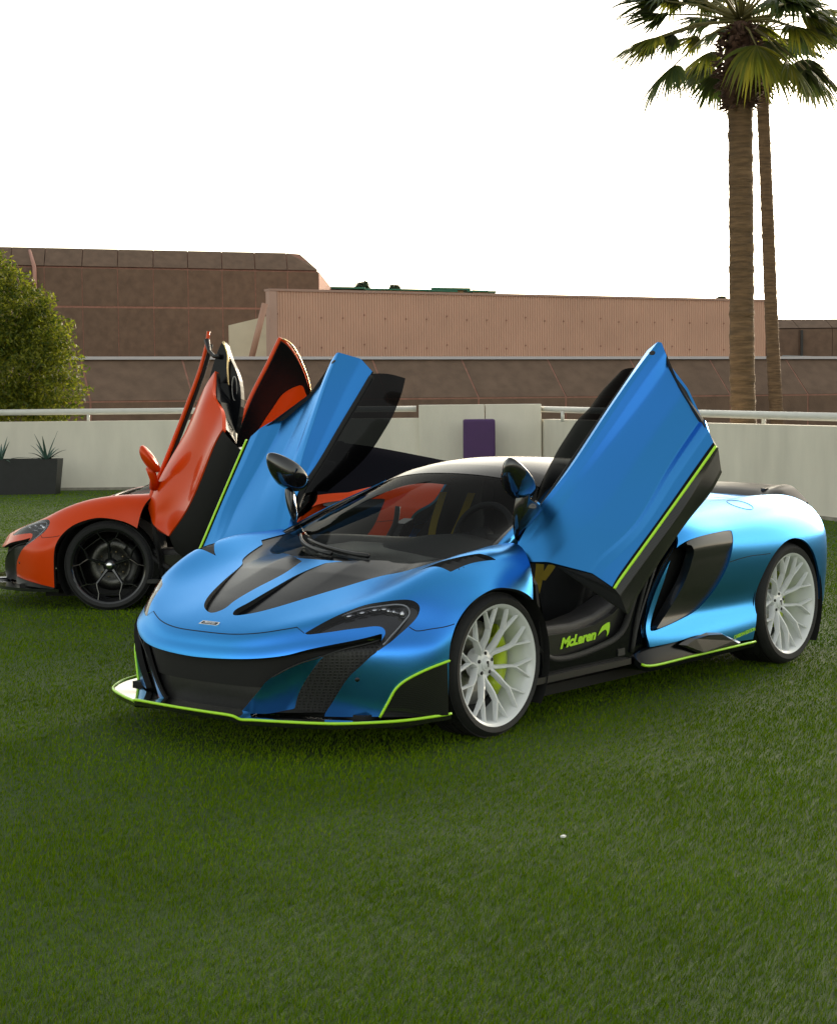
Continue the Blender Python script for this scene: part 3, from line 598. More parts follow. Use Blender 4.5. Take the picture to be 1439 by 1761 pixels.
    st = np.array(st); n, m_ = st.shape[:2]; V = st.reshape(-1, 3); F = []
    for i in range(n-1):
        for j in range(m_):
            k = (j+1) % m_; F.append((i*m_+j, (i+1)*m_+j, (i+1)*m_+k, i*m_+k))
    F += [tuple(range(m_)), tuple((n-1)*m_+j for j in range(m_))[::-1]]
    wing = flat_sharp(mesh_obj('rear_wing', V, F, M_['duct'], root), 50)
    for y in (-.45, .45): MB().box((-3.30, y, .915), (.14, .03, .08)).obj('wing_stand', M_['satin'], wing, smooth=False)
    MB().box((-3.50, 0, .60), (.04, 1.2, .34)).obj('rear_grille', M_['matte'], root, smooth=False)
    return body
def cabin(root, pm, style, rail):
    P, F, E, N = GT_
    rest, pc = region(GT_, [('screen', lambda P, E: np.maximum(E[:, 0]-3.22, np.abs(E[:, 1])-4.60)), ('band', lambda P, E: E[:, 0]-3.85)])
    panel('windscreen', pc['screen'], M_['windscreen'], root, 0, 0)
    panel('screen_surround', pc['band'], M_['deck'], root, .002, .02)
    panel('roof', rest, M_['roof'] if style == 'blue' else M_['flat_black'], root, 0, .05)
    for sg in (1, -1):
        q = np.linspace(0.0, 3.4, 30); X = S_G.at(q, np.full(30, sg*4.97)); 
        W = np.zeros_like(X); W[:, 1] = sg; V = []
        a = X+W*.004+[0,0,.006]; b = X+W*.030-[0,0,.012]; c = X+W*.030-[0,0,.06]; d = X-W*.02-[0,0,.05]
        n = len(X); V = np.vstack([a, b, c, d]); F = []
        for i in range(n-1):
            for j in range(4):
                k = (j+1) % 4; f = (j*n+i, j*n+i+1, k*n+i+1, k*n+i); F.append(f if sg < 0 else f[::-1])
        mesh_obj('windscreen_pillar', V, F, rail, root)
        q = np.linspace(3.4, 6, 14); X = S_G.at(q, np.full(14, sg*5.0)); MB().tube(X-[0,0,.03], .028, 10).obj('roof_rail', M_['satin'], root)
    # scuttle and wipers in front of the screen
    V = []; F = []; ys = np.linspace(-.72, .72, 31)
    for y in ys:
        a = S_G.at(0.05, np.interp(abs(y), [0,.2,.4,.55,.66,.715], [0,1,2,3,4,5])*np.sign(y+1e-9))[0]
        V += [a+[.0,0,-.004], a+[.11-.06*abs(y), 0, -.028], a+[.16-.06*abs(y), 0, -.10]]
    for i in range(30): F += [(3*i, 3*i+1, 3*i+4, 3*i+3), (3*i+1, 3*i+2, 3*i+5, 3*i+4)]
    mesh_obj('scuttle', V, F, M_['plastic'], root)
    base = np.array([.10,-.30,.795]); 
    def gl(y, u): 
        v = np.interp(abs(y), [0,.2,.4,.55,.66,.715], [0,1,2,3,4,5])*np.sign(y+1e-9); return S_G.at(u, v)[0]+S_G.normal(u, v)[0]*.018
    for (y0, y1, u0) in ((-.44, .03, .72), (-.28, .24, .60)):
        pts = [gl(y1+(y0-y1)*t, .10+(u0-.10)*t**1.3) for t in np.linspace(0, 1, 9)]
        w = MB().tube(pts, [.012,.011,.010,.009,.009,.008,.008,.007,.006], 8).obj('wiper', M_['satin'], root)
        MB().tube([p-[0,0,.012] for p in pts[2:]], .004, 6).obj('wiper_blade', M_['matte'], w)
    bm_ = MB(); bm_.box((-.2,-.45,.80), (.2,.1,.03))
    # dashboard, seats, wheel
    prof = [(-.02,.74),(-.10,.80),(-.30,.835),(-.44,.83),(-.50,.77),(-.50,.60),(-.45,.50)]
    V = []; ys = np.linspace(-.66, .66, 25)
    for y in ys:
        bump = .035*math.exp(-((y-.37)/.2)**2)
        for (x, z) in prof: V.append((x, y, z+(bump if x < -.2 and z > .75 else 0)-.02*(abs(y)/.66)**4))
    m_ = len(prof); F = [(i*m_+j, (i+1)*m_+j, (i+1)*m_+j+1, i*m_+j+1) for i in range(24) for j in range(m_-1)]
    mesh_obj('dashboard', V, F, M_['leather'], root)
    MB().box((-.8, 0, .12), (2.6, 1.55, .05)).obj('cabin_floor', M_['matte'], root, smooth=False)
    MB().box((-.9, 0, .35), (1.0, .16, .30)).obj('centre_tunnel', M_['leather'], root, smooth=False)
    V = []; 
    MB().prism([(-1.52,-.70,.16),(-1.52,.70,.16),(-1.62,.62,.9),(-1.68,.45,1.12),(-1.68,-.45,1.12),(-1.62,-.62,.9)], (-.03,0,0)).obj('rear_bulkhead', M_['matte'], root, smooth=False)
    sw = bmesh.new()
    mb = MB(); cx = np.array([-.60, .37, .84]); ax1 = np.array([0,1,0.]); ax2 = np.array([-.35,0,.94]); ax2 /= np.linalg.norm(ax2)
    mb.tube([cx+.175*(ax1*math.cos(t)+ax2*math.sin(t)*.93) for t in np.linspace(0, 2*math.pi, 36, endpoint=False)], .016, 10, closed=True)
    stw = mb.obj('steering_wheel', M_['leather'], root)
    mb = MB()
    for t in (R(0), R(180), R(270)):
        d = ax1*math.cos(t)+ax2*math.sin(t); mb.tube([cx+[.03,0,0], cx+d*.17], [.02,.012], 6)
    mb.tube([cx+[-.02,0,0], cx+[.05,0,-.01]], .05, 16).obj('wheel_spokes', M_['satin'], stw)
    for sg in (1, -1):
        y0 = .37*sg; V = []; secs = []
        # seat as a shell: (x, z, halfwidth, bolster)
        path = [(-.72,.34,.20,.05),(-.85,.33,.215,.07),(-1.0,.32,.22,.09),(-1.14,.36,.22,.10),(-1.22,.46,.23,.11),(-1.27,.60,.24,.12),(-1.32,.74,.23,.10),(-1.37,.86,.19,.06),(-1.40,.95,.13,.04),(-1.43,1.04,.12,.03),(-1.45,1.08,.10,.02)]
        nn = 13
        for (x, z, w, b) in path:
            for k in range(nn):
                t = -1+2*k/(nn-1); up = b*max(0, abs(t)-.55)/.45
                V.append((x+up*.9 if x < -1.16 else x, y0+w*t, z+(up if x >= -1.2 else up*.2)))
        F = [(i*nn+j, i*nn+j+1, (i+1)*nn+j+1, (i+1)*nn+j) for i in range(len(path)-1) for j in range(nn-1)]
        s_ = mesh_obj('seat', V, F, M_['leather'], root); md = s_.modifiers.new('thick', 'SOLIDIFY'); md.thickness = -.06; md.offset = 1
        if style == 'blue':
            for pts in ([(-1.31,y0-.10,1.0),(-1.20,y0-.09,.80),(-1.10,y0-.03,.60),(-.98,y0,.44),(-.86,y0+.02,.37)], [(-1.31,y0+.10,1.0),(-1.20,y0+.09,.82),(-1.12,y0+.04,.66),(-1.08,y0+.0,.58)]):
                P = smooth_poly(pts, 4, False); n = len(P); V = np.vstack([P+[0,.026,0], P-[0,.026,0]]); mesh_obj('seat_belt', V, [(i, i+1, n+i+1, n+i) for i in range(n-1)], M_['belt'], s_)
def tub(root, pm, style):
    for sg in (1, -1):
        def Y(pts, y): return [(a, y*sg, b) for a, b in pts]
        pan = [(-.30,.401),(-.664,.400),(-.84,.411),(-1.003,.45),(-1.07,.486),(-1.132,.454),(-1.116,.376),(-1.038,.333),(-.93,.308),(-.751,.287),(-.594,.284),(-.493,.299),(-.408,.33),(-.30,.37)]
        sl_ = MB().prism(Y(pan, .86), (0,-.03*sg,0)).obj('sill_panel', M_['carbon'], root, smooth=False)
        cu = [(-.30,.445),(-.705,.436),(-.882,.458),(-1.019,.497),(-1.108,.528),(-1.17,.50),(-1.10,.42),(-.927,.38),(-.748,.37),(-.30,.37)]
        bevel(MB().prism(Y(cu, .835), (0,-.16*sg,0)).obj('sill_cushion', M_['leather'], root, smooth=True), .02, 3)
        bd = smooth_poly([(-.30,.40),(-.36,.348),(-.436,.303),(-.538,.285),(-.695,.288),(-.878,.309),(-.994,.335),(-1.071,.384),(-1.134,.485),(-1.203,.596),(-1.293,.705),(-1.374,.803),(-1.40,.90)], 5, False)
        MB().tube([(a, .885*sg, b) for a, b in bd], .016, 10).obj('door_seal', M_['rubber'], root)
        lo = [(-.25,.20),(-1.20,.20)]
        bd2 = [(a, b) for a, b in bd if b < .82]
        low = [(-.28,.205)]+[(-1.22,.205),(-1.22,.33),(-1.27,.50),(-1.36,.66),(-1.46,.78),(-1.46,.83)]+bd2[::-1]
        bevel(MB().prism(Y(low, .895), (0,-.08*sg,0)).obj('sill', M_['deck'], root, smooth=False), .004, 1)
        # channels of the rear door shut
        for (dx, mm, rr) in ((.045,'rubber',.009),(.085,'satin',.008)):
            q = [(-1.098-dx*.2,.25),(-1.125-dx*.5,.40),(-1.17-dx,.55),(-1.25-dx,.68),(-1.34-dx,.79)]
            q = smooth_poly(q, 5, False); MB().tube([(a, .902*sg, b) for a, b in q], rr, 8).obj('door_seal', M_[mm], root)
        MB().box((-.66, .905*sg, .215), (.80, .05, .03)).obj('sill_edge', M_['satin'], root, smooth=False)
        MB().box((-1.02, .895*sg, .262), (.06, .012, .035)).obj('jacking_cover', M_['plastic'], root, smooth=False)
        # front shut pillar and footwell wall
        MB().prism([(-.40,.80*sg,.16),(-.40,.90*sg,.20),(-.39,.90*sg,.43),(-.33,.90*sg,.66),(-.33,.80*sg,.80),(-.33,.60*sg,.80),(-.40,.60*sg,.16)], (.02,0,0)).obj('front_bulkhead', M_['matte'], root, smooth=False)
        # wheel housings
        for (x0, z0, r0, y0, y1) in ((0,.327,.375,.60,.935),(-2.632,.33,.40,.55,.95)):
            V = []; n = 29
            for k in range(n):
                t = R(-35)+(math.pi+R(70))*k/(n-1)
                for y in (y0, y1): V.append((x0+r0*math.cos(t), y*sg, z0+r0*math.sin(t)))
            F = [(2*i, 2*i+1, 2*i+3, 2*i+2) for i in range(n-1)]; F.append(tuple(range(0, 2*n, 2)))
            mesh_obj('wheel_housing', V, F, M_['matte'], root)
        if style == 'blue' and sg > 0:
            tb = np.array([-.556,.8625,.330]); te = np.array([-.934,.8625,.3485])
            text_mesh('sill_lettering', 'McLaren', .066, M_['lime'], sl_, tb, te-tb, (0,0,1), .002, shear=.35, spacing=.95, bold=.0028, xs=1.32)
            sw_ = smooth_poly([(-.868,.357),(-.868,.357),(-.905,.396),(-.945,.411),(-.972,.413),(-.972,.413),(-.972,.392),(-.962,.362),(-.945,.345),(-.945,.345),(-.948,.366),(-.935,.380),(-.905,.374)], 4)
            MB().prism([(a, .862, b) for a, b in sw_], (0,.002,0)).obj('swoosh_emblem', M_['lime'], sl_, smooth=False)
    MB().box((-1.3, 0, .155), (4.0, 1.5, .05)).obj('underbody', M_['matte'], root, smooth=False)
def wheel(root, x, y, z, tr, rr, tw, sg, style):
    """tyre radius tr, rim radius rr, tyre width tw; sg = side"""
    n = 96; h = tw/2; prof = [(rr-.012,-h+.02),(rr+.004,-h+.006),((tr+rr)/2,-h),(tr-.016,-h+.012),(tr-.002,-h+.04)]
    for g in (-.45,-.15,.15,.45):
        c = g*h*1.5; prof += [(tr,c-.006),(tr-.007,c-.005),(tr-.007,c+.005),(tr,c+.006)]
    prof += [(tr-.002,h-.04),(tr-.016,h-.012),(tr-.022,h-.008),((tr+rr)/2,h),(rr+.010,h-.004),(rr+.004,h-.006),(rr-.012,h-.02)]
    ty = MB().lathe(prof, n).obj('wheel', M_['rubber'], root); flat_sharp(ty, 50); ty.location = (x, y*sg, z)
    if sg < 0: ty.rotation_euler = (0, 0, math.pi)
    W = M_['white'] if style == 'blue' else M_['wheel_black']
    o = h-.006
    rp = [(rr+.003,o),(rr+.004,o-.010),(rr-.002,o-.014),(rr-.006,o-.004),(rr-.014,o-.012),(rr-.026,o-.05),(rr-.034,-h+.06),(rr-.020,-h+.02),(rr,-h+.01)]
    rim = MB().lathe([rp[0]]+rp[3:], n).obj('rim', W, ty); flat_sharp(rim, 40)
    # spokes
    def bar(mb, path, w, t):
        """path: (r, ang, depth); rectangular bar with chamfered face"""
        P = []
        for (r, a, d) in path: P.append(np.array([r*math.cos(a), d, r*math.sin(a)]))
        P = np.array(P); T = np.gradient(P, axis=0); T /= np.linalg.norm(T, axis=1)[:, None]; Yv = np.array([0,1.,0])
        N = len(P); V = []
        for i in range(N):
            s = np.cross(T[i], Yv); s /= np.linalg.norm(s); ww = w[i]/2; tt = t[i]
            for (a, b) in ((-1,-1),(-1,-.35),(-.45,0),(.45,0),(1,-.35),(1,-1)): V.append(P[i]+s*a*ww+Yv*b*tt)
        F = []
        for i in range(N-1):
            for k in range(6):
                l = (k+1) % 6; F.append((i*6+k, (i+1)*6+k, (i+1)*6+l, i*6+l))
        F += [tuple(range(6)), tuple((N-1)*6+k for k in range(6))[::-1]]
        mb.add(V, F)
    if style == 'blue':
        da = R(9.0); R0 = rr-.012; kf = rr/.272; meshes = {}
        for side in (1, -1):          # spokes come in mirrored pairs that share a root at the hub
            mb = MB(); a1 = R(18)*side
            bar(mb, [(.042,R(5)*side,o-.080),(.070,R(8)*side,o-.068),(.100*kf,R(13.5)*side,o-.050),(.130*kf,a1*.97,o-.037),(.166*kf,a1,o-.025)], [.030,.023,.019,.017,.016], [.034,.036,.036,.033,.029])
            for s in (1,-1):
                f = np.array([.163*kf*math.cos(a1), .163*kf*math.sin(a1)]); e = np.array([R0*math.cos(a1+s*da), R0*math.sin(a1+s*da)])
                pts = [f+(e-f)*t for t in (0,.3,.65,1.)]
                bar(mb, [(np.hypot(*p), math.atan2(p[1], p[0]), o-d_) for p, d_ in zip(pts, (.026,.020,.014,.009))], [.0125,.0115,.0105,.013], [.028,.026,.022,.018])
            meshes[side] = mb
        first = {}
        for k in range(5):
            for side in (1, -1):
                if side not in first: sp = meshes[side].obj('spoke', W, ty); flat_sharp(sp, 30); first[side] = sp.data
                else: sp = bpy.data.objects.new('spoke', first[side]); col.objects.link(sp); sp.parent = ty
                sp.rotation_euler = (0, 2*math.pi*k/5+R(8), 0)
        hub = MB().lathe([(.0,o-.068),(.030,o-.068),(.034,o-.074),(.062,o-.080),(.070,o-.11),(.07,-.02)], 40).obj('hub', W, ty); flat_sharp(hub, 30)
        MB().lathe([(.0,o-.064),(.022,o-.064),(.026,o-.069)], 32).obj('hub_cap', W, ty)
        mb = MB(); mb.prism([(-.006,o-.063,-.014),(-.001,o-.063,-.014),(.0,o-.063,.0),(.009,o-.063,.004),(.009,o-.063,.014),(-.007,o-.063,.014)], (0,.0012,0)).obj('hub_emblem', M_['satin'], ty, smooth=False)
        for k in range(5):
            a = 2*math.pi*k/5+R(18); mb = MB(); c = np.array([.048*math.cos(a), 0, .048*math.sin(a)])
            mb.tube([c+[0,o-.082,0], c+[0,o-.073,0]], .0085, 8).obj('wheel_nut', M_['satin'], ty)
    else:
        mb = MB(); R0 = rr-.012
        bar(mb, [(.03,0,o-.055),(.08,0,o-.045),(.13,0,o-.030),(.165,0,o-.022)], [.034,.024,.020,.020], [.03,.03,.028,.026])
        for s in (1,-1):
            bar(mb, [(.160,0,o-.022),(.185,s*R(8),o-.018),(.212,s*R(15),o-.014),(R0,s*R(18),o-.008)], [.014,.012,.011,.012], [.024,.022,.020,.018])
        bar(mb, [(.212,R(15),o-.014),(.205,R(25),o-.013),(.200,R(36),o-.012),(.205,R(47),o-.013),(.212,R(57),o-.014)], [.007]*5, [.014]*5)
        me0 = None
        for k in range(5):
            if me0 is None: sp = mb.obj('spoke', W, ty); flat_sharp(sp, 30); me0 = sp.data
            else: sp = bpy.data.objects.new('spoke', me0); col.objects.link(sp); sp.parent = ty
            sp.rotation_euler = (0, 2*math.pi*k/5-R(90)+R(0), 0)
        MB().lathe([(.0,o-.040),(.026,o-.041),(.032,o-.052),(.05,o-.058),(.055,o-.09),(.055,-.02)], 32).obj('hub', W, ty)
        MB().lathe([(.0,o-.038),(.018,o-.038),(.024,o-.043)], 24).obj('hub_cap', M_['chrome'], ty)
        for k in range(10):
            a = 2*math.pi*k/10; c = np.array([.095*math.cos(a), -.03, .095*math.sin(a)])
            MB().tube([c, c+[0,.012,0]], .006, 6).obj('disc_bolt', M_['gold'], ty)
    # brake
    rd = .19 if rr > .26 else .18
    MB().lathe([(.05,-.035),(.11,-.035),(.115,-.030),(rd,-.030),(rd,-.058),(.11,-.058)], 64).obj('brake_disc', M_['disc'] if style == 'blue' else M_['dark_disc'], ty)
    a0, a1 = (R(-50), R(50))
    sgx = -1 if sg > 0 else 1
    V = []; N = 12
    lst = []
    for k in range(N+1):
        a = a0+(a1-a0)*k/N; e = .004*math.sin(k/N*math.pi*3)
        for (r, yy) in ((rd-.055,-.02),(rd-.05,.012),(rd-.01,.018+e),(rd+.022,.002),(rd+.024,-.06),(rd-.055,-.06)):
            V.append((sgx*r*math.cos(a), yy, r*math.sin(a)))
    F = [(i*6+j, (i+1)*6+j, (i+1)*6+(j+1)%6, i*6+(j+1)%6) for i in range(N) for j in range(6)]+[tuple(range(6)), tuple(N*6+j for j in range(6))]
    MB().add(V, F).obj('brake_caliper', M_['caliper'] if style == 'blue' else M_['satin'], ty)
    return ty
def wheels(root, style):
    for sg in (1, -1):
        wheel(root, 0, .811, .327, .327, .272, .245, sg, style)
        wheel(root, -2.67, .785, .345, .345, .282, .325, sg, style)
def door(root, sg, pm):
    """open dihedral door of the blue car"""
    D = np.array(DOOR); SL = np.array(DOOR_SILL); n = np.array(DOOR_N); n /= np.linalg.norm(n); flip = np.array([1, sg, 1.])
    nt, ns = 60, 11; Bt = spline_basis(6, np.linspace(0, 5, nt)); Dt = np.einsum('ai,ijk->ajk', Bt, D)
    s = np.linspace(0, 10, 241); k0 = np.clip(np.floor(s).astype(int), 0, 9); f = (s-k0)[None, :, None]
    G = Dt[:, k0]*(1-f)+Dt[:, k0+1]*f
    ker = np.exp(-.5*(np.arange(-7, 8)/1.8)**2); ker /= ker.sum()
    pad = np.concatenate([2*G[:, :1]-G[:, 7:0:-1], G, 2*G[:, -1:]-G[:, -2:-9:-1]], 1)
    G = sum(w*pad[:, i:i+241] for i, w in enumerate(ker))
    G[:, 0] = Dt[:, 0]; G[:, -1] = Dt[:, -1]
    def grid_faces(a, b, inv=False):
        F = [(i*b+j, i*b+j+1, (i+1)*b+j+1, (i+1)*b+j) for i in range(a-1) for j in range(b-1)]
        return [q[::-1] for q in F] if inv else F
    inv = sg < 0
    b_ = 241
    skin = np.concatenate([G, G[:, ::-1]-n*.012], 1)   # outer face and its turned-in return
    V = G.reshape(-1, 3); N = np.cross(np.gradient(G, axis=1), np.gradient(G, axis=0)); N /= np.linalg.norm(N, axis=2)[..., None]; N *= np.sign((N@n).mean())
    F = np.array([t for (a, b, c, d) in grid_faces(nt, b_) for t in ((a, b, c), (a, c, d))])
    # orientation towards the outside
    a, b, c = V[F[5000]]; 
    if np.cross(b-a, c-a)@n < 0: F = F[:, ::-1]
    V2, F2 = with_skirt(V, F, N.reshape(-1, 3), .005)
    F2 = [q if sg > 0 else q[::-1] for q in F2]
    d = mesh_obj('door', np.array(V2)*flip, F2, pm, root)
    # black sill under the lime line
    St = np.einsum('ai,ijk->ajk', Bt, SL); ss = np.linspace(0, 2, 21); k1 = np.clip(np.floor(ss).astype(int), 0, 1); f = (ss-k1)[None, :, None]; H = St[:, k1]*(1-f)+St[:, k1+1]*f
    back = St[:, 2]-n*.02
    H2 = np.concatenate([H, back[:, None]], 1)
    F = grid_faces(nt, H2.shape[1], True)
    F = F if sg > 0 else [q[::-1] for q in F]
    mesh_obj('door_sill', (H2*flip).reshape(-1, 3), F, M_['carbon'], d)
    lime = St[:, 0]; edge = G[:, -1]-n*.002
    Vb = np.concatenate([edge[:, None], (edge*.3+lime*.7-n*.006)[:, None], lime[:, None]], 1)
    mesh_obj('sill_strip', (Vb*flip).reshape(-1, 3), grid_faces(nt, 3, sg > 0), M_['deck'], d)
    lm = lime+n*.004
    MB().tube(lm*flip, .0065, 8).obj('lime_edging', M_['lime'], d)
    # inner trim: from the sill's back edge to the belt line
    belt = G[:, 0]-n*.012; A = back; K = 14; rows = []
    for i in range(K):
        t = i/(K-1); rows.append(A*(1-t)+belt*t-n*(np.linspace(.05,.0,nt)[:, None]*math.sin(t*math.pi)**.7))
    I = np.stack(rows, 1); F = grid_faces(nt, K, sg < 0)
    mesh_obj('door_trim', (I*flip).reshape(-1, 3), F, M_['leather'], d)
    # end faces
    for i in (0, nt-1):
        ring = list(G[i]-n*.010)+list(H2[i])+list(I[i, 1:-1]); c = np.mean(ring, 0)
        V = [p*flip for p in ring]+[c*flip]; m_ = len(ring)
        mesh_obj('door_end', V, [(k, (k+1) % m_, m_) for k in range(m_)], M_['matte'], d, smooth=False)
    # belt seal and glass
    MB().tube((G[2:-8, 0]+np.array([-.006,-.012,-.004]))*flip, .017, 10).obj('belt_seal', M_['matte'], d)
    E = smooth_poly(GLASS_EDGE, 3, False); L = len(E); b0, b1 = D[0, 0], D[4, 0]
    tt = np.linspace(.02, .985, L)[:, None]; Bq = b0*(1-tt)+b1*tt
    first = np.array([b0*.985+b1*.015])
    rows = []; K = 9; nb = np.cross(b1-b0, E[0]-b0); nb /= np.linalg.norm(nb); nb *= np.sign(nb@n)
    for i in range(K):
        t = i/(K-1); rows.append(Bq*(1-t)+E*t+nb*(.018*math.sin(t*math.pi)))
    Gm = np.stack(rows, 1)
    g = mesh_obj('door_glass', (Gm*flip).reshape(-1, 3), grid_faces(L, K), M_['tint'], d)
    # lock button / vent hole near the tip
    c = G[4, 62]; nn = N[4, 62]; MB().tube([(c-nn*.001)*flip, (c+nn*.002)*flip], [.016, .012], 16).obj('door_button', M_['satin'], d)
    # mirror: arm and housing
    mc = np.array(MIRROR_C); a_ = np.array(DOOR_A); out = n.copy(); out -= a_*(out@a_); out /= np.linalg.norm(out); fw = -a_; up = np.cross(fw, out)
    bm = bmesh.new(); bmesh.ops.create_uvsphere(bm, u_segments=36, v_segments=24, radius=1)
    V = []
    for v in bm.verts:
        o, u, w = v.co.x, v.co.y, v.co.z
        taper = 1-.22*max(0, o)
        w2 = w if w > 0 else w*.35          # flat back where the mirror glass sits
        V.append((mc+out*(o*.142)+up*(u*.082*taper)+fw*(w2*.098*taper))*flip)
    F = [[v.index for v in f.verts] for f in bm.faces]; bm.free()
    if sg < 0: F = [q[::-1] for q in F]
    mi = mesh_obj('door_mirror', V, F, M_['black'], d)
    arm = np.array(MIRROR_ARM); c = arm.mean(0)
    ap = smooth_poly(arm, 4); ins = ap*1.0; tn = np.cross(arm[3]-arm[0], arm[5]-arm[0]); tn /= np.linalg.norm(tn)
    k = len(ap); cen = ap.mean(0)
    V = np.vstack([ap+tn*.004, cen+(ap-cen)*.6+tn*.020, cen+(ap-cen)*.6-tn*.020, ap-tn*.004, [cen+tn*.024], [cen-tn*.024]])
    F = [(i, (i+1) % k, k+(i+1) % k, k+i) for i in range(k)]+[(2*k+i, 2*k+(i+1) % k, 3*k+(i+1) % k, 3*k+i) for i in range(k)]+[(3*k+i, 3*k+(i+1) % k, (i+1) % k, i) for i in range(k)]
    F += [(k+i, k+(i+1) % k, 4*k) for i in range(k)]+[(2*k+(i+1) % k, 2*k+i, 4*k+1) for i in range(k)]
    if sg < 0: F = [q[::-1] for q in F]
    mesh_obj('mirror_arm', V*flip, F, M_['black'], mi)
    return d
M_['roof'] = mat('roof_gloss_black', (.012,.014,.02), .16, coat=.0, spec=.22)
blue = thing('sports_car', 'satin blue sports car with lime edging, white wheels and both doors raised', 'car', (0,0,0), 0., 'sports cars with raised doors')
front_clip(blue, M_['blue'], 'blue'); splitter(blue, 'blue'); rear_clip(blue, M_['blue'], 'blue'); cabin(blue, M_['blue'], 'blue', M_['blue']); tub(blue, M_['blue'], 'blue')
wheels(blue, 'blue'); door(blue, 1, M_['blue']); door(blue, -1, M_['blue'])
M_['clear'] = glass_mat('clear_glass', (.5,.52,.5), 1.0)
orange = thing('sports_car', 'orange sports car with black wheels and raised doors, behind the blue one', 'car', (-2.652,-4.699,0), 5.3768, 'sports cars with raised doors')
def orange_doors(root):
    P_ = M_['orange']
    cols = np.array([
     [(-.821,1.05,1.724),(-.846,1.19,1.535),(-.889,1.30,1.462),(-.925,1.44,1.315)],
     [(-.714,1.0,1.565),(-.75,1.16,1.40),(-.80,1.28,1.28),(-.85,1.40,1.195)],
     [(-.584,.93,1.304),(-.635,1.07,1.17),(-.69,1.21,1.03),(-.735,1.34,.94)],
     [(-.429,.87,1.052),(-.48,.98,.93),(-.55,1.11,.83),(-.626,1.25,.743)],
     [(-.318,.85,.84),(-.38,.93,.75),(-.44,1.03,.68),(-.53,1.18,.62)],
     [(-.281,.84,.739),(-.315,.90,.665),(-.36,1.0,.62),(-.485,1.15,.56)]])
    nrm = np.array([.55,.55,.62]); nrm /= np.linalg.norm(nrm)
    cols[:5, 1] += nrm*.030; cols[:5, 2] -= nrm*.010
    Bt = spline_basis(6, np.linspace(0, 5, 40)); D = np.einsum('ai,ijk->ajk', Bt, cols)
    Bs = spline_basis(4, np.linspace(0, 3, 40)); G = np.einsum('bj,ajk->abk', Bs, D)
    fl = lambda X, sg: np.asarray(X)*np.array([1, sg, 1.])
    F0 = np.array([t for i in range(39) for j in range(39) for (a, b, c, d) in [(i*40+j, i*40+j+1, (i+1)*40+j+1, (i+1)*40+j)] for t in ((a, b, c), (a, c, d))])
    N = np.cross(np.gradient(G, axis=1), np.gradient(G, axis=0)); N /= np.linalg.norm(N, axis=2)[..., None]; N *= np.sign((N@nrm).mean())
    V = G.reshape(-1, 3); a, b, c = V[F0[900]]
    if np.cross(b-a, c-a)@nrm < 0: F0 = F0[:, ::-1]
    V2, F2 = with_skirt(V, F0, N.reshape(-1, 3), .03)
    d = mesh_obj('door', V2, F2, P_, root)
    low = D[:, 3]; outer = np.array([(-.996,1.5,1.24),(-.955,1.47,1.10),(-.87,1.40,.87),(-.76,1.31,.64),(-.65,1.20,.473),(-.519,1.10,.452)])
    O = np.einsum('ai,ik->ak', Bt, outer); n = 40
    L2 = low-nrm*.01; back = O-nrm*.12
    V = np.vstack([L2, O, back]); F = []
    for i in range(n-1): F += [(i, i+1, n+i+1, n+i), (n+i, n+i+1, 2*n+i+1, 2*n+i)]
    mesh_obj('door_sill', V, F, M_['matte'], d)
    inner = smooth_poly([(-.799,.93,1.805),(-.866,.943,1.936),(-.92,.981,1.815),(-.968,1.014,1.715),(-.995,1.037,1.619),(-1.0,1.057,1.471),(-.955,1.063,1.262),(-.884,1.046,1.147),(-.788,1.029,.947),(-.65,.999,.7),(-.458,.922,.653),(-.362,.863,.801),(-.463,.876,1.051),(-.597,.904,1.3),(-.721,.926,1.56)], 3)
    bevel(MB().prism(inner, (-.02,-.05,-.01)).obj('door_trim', M_['deck'], d, smooth=False), .004)
    grey = [(-.826,1.06,1.728),(-.833,1.08,1.654),(-.901,1.04,1.645),(-.923,1.04,1.522),(-.944,1.06,1.316),(-.94,1.1,1.234),(-.941,1.42,1.323),(-.889,1.3,1.462),(-.846,1.2,1.535)]
    bevel(MB().prism([np.array(p)-nrm*.012 for p in grey], -nrm*.04).obj('door_shut_face', M_['deck'], d, smooth=False), .006)
    MB().tube(smooth_poly([(-.875,1.0,1.934),(-.906,1.0,1.831),(-.904,1.0,1.716),(-.917,1.0,1.509),(-.939,1.03,1.315)], 4, False), .008, 8).obj('edge_strip', M_['gold'], d)  # gold-coloured tube along the inner edge of the door
    fr = smooth_poly([(-.739,.8,2.013),(-.716,.8,1.888),(-.666,.8,1.721),(-.586,.8,1.512),(-.475,.8,1.239),(-.386,.8,1.028),(-.314,.8,.868),(-.291,.82,.764)], 4, False)
    m = MB().tube(fr, np.linspace(.012,.020,len(fr)), 8).obj('window_frame', P_, d)
    MB().tube(fr[3:]-[.028,.02,.0], .016, 8).obj('frame_seal', M_['matte'], m)
    MB().tube([(-.725,.8,1.95),(-.75,.86,1.87),(-.80,.95,1.83),(-.84,.97,1.83)], [.022,.014,.014,.02], 8).obj('frame_bracket', M_['satin'], m)
    cg = np.array([-.935,1.03,1.60]); MB().tube([cg+np.array([-.02+.018*math.cos(t), 0, .085*math.sin(t)]) for t in np.linspace(0, 2*math.pi, 24, endpoint=False)], .004, 6, closed=True).obj('speaker_ring', M_['disc'], d)
    # glass between frame and door
    be = G[::2, 0][:18][::-1]; fq = fr[::-1]; t = np.linspace(0, 1, 18); fi = np.array([np.interp(t, np.linspace(0, 1, len(fq)), fq[:, k]) for k in range(3)]).T
    mir = lambda sg: None
    bm = bmesh.new(); bmesh.ops.create_uvsphere(bm, u_segments=24, v_segments=16, radius=1)
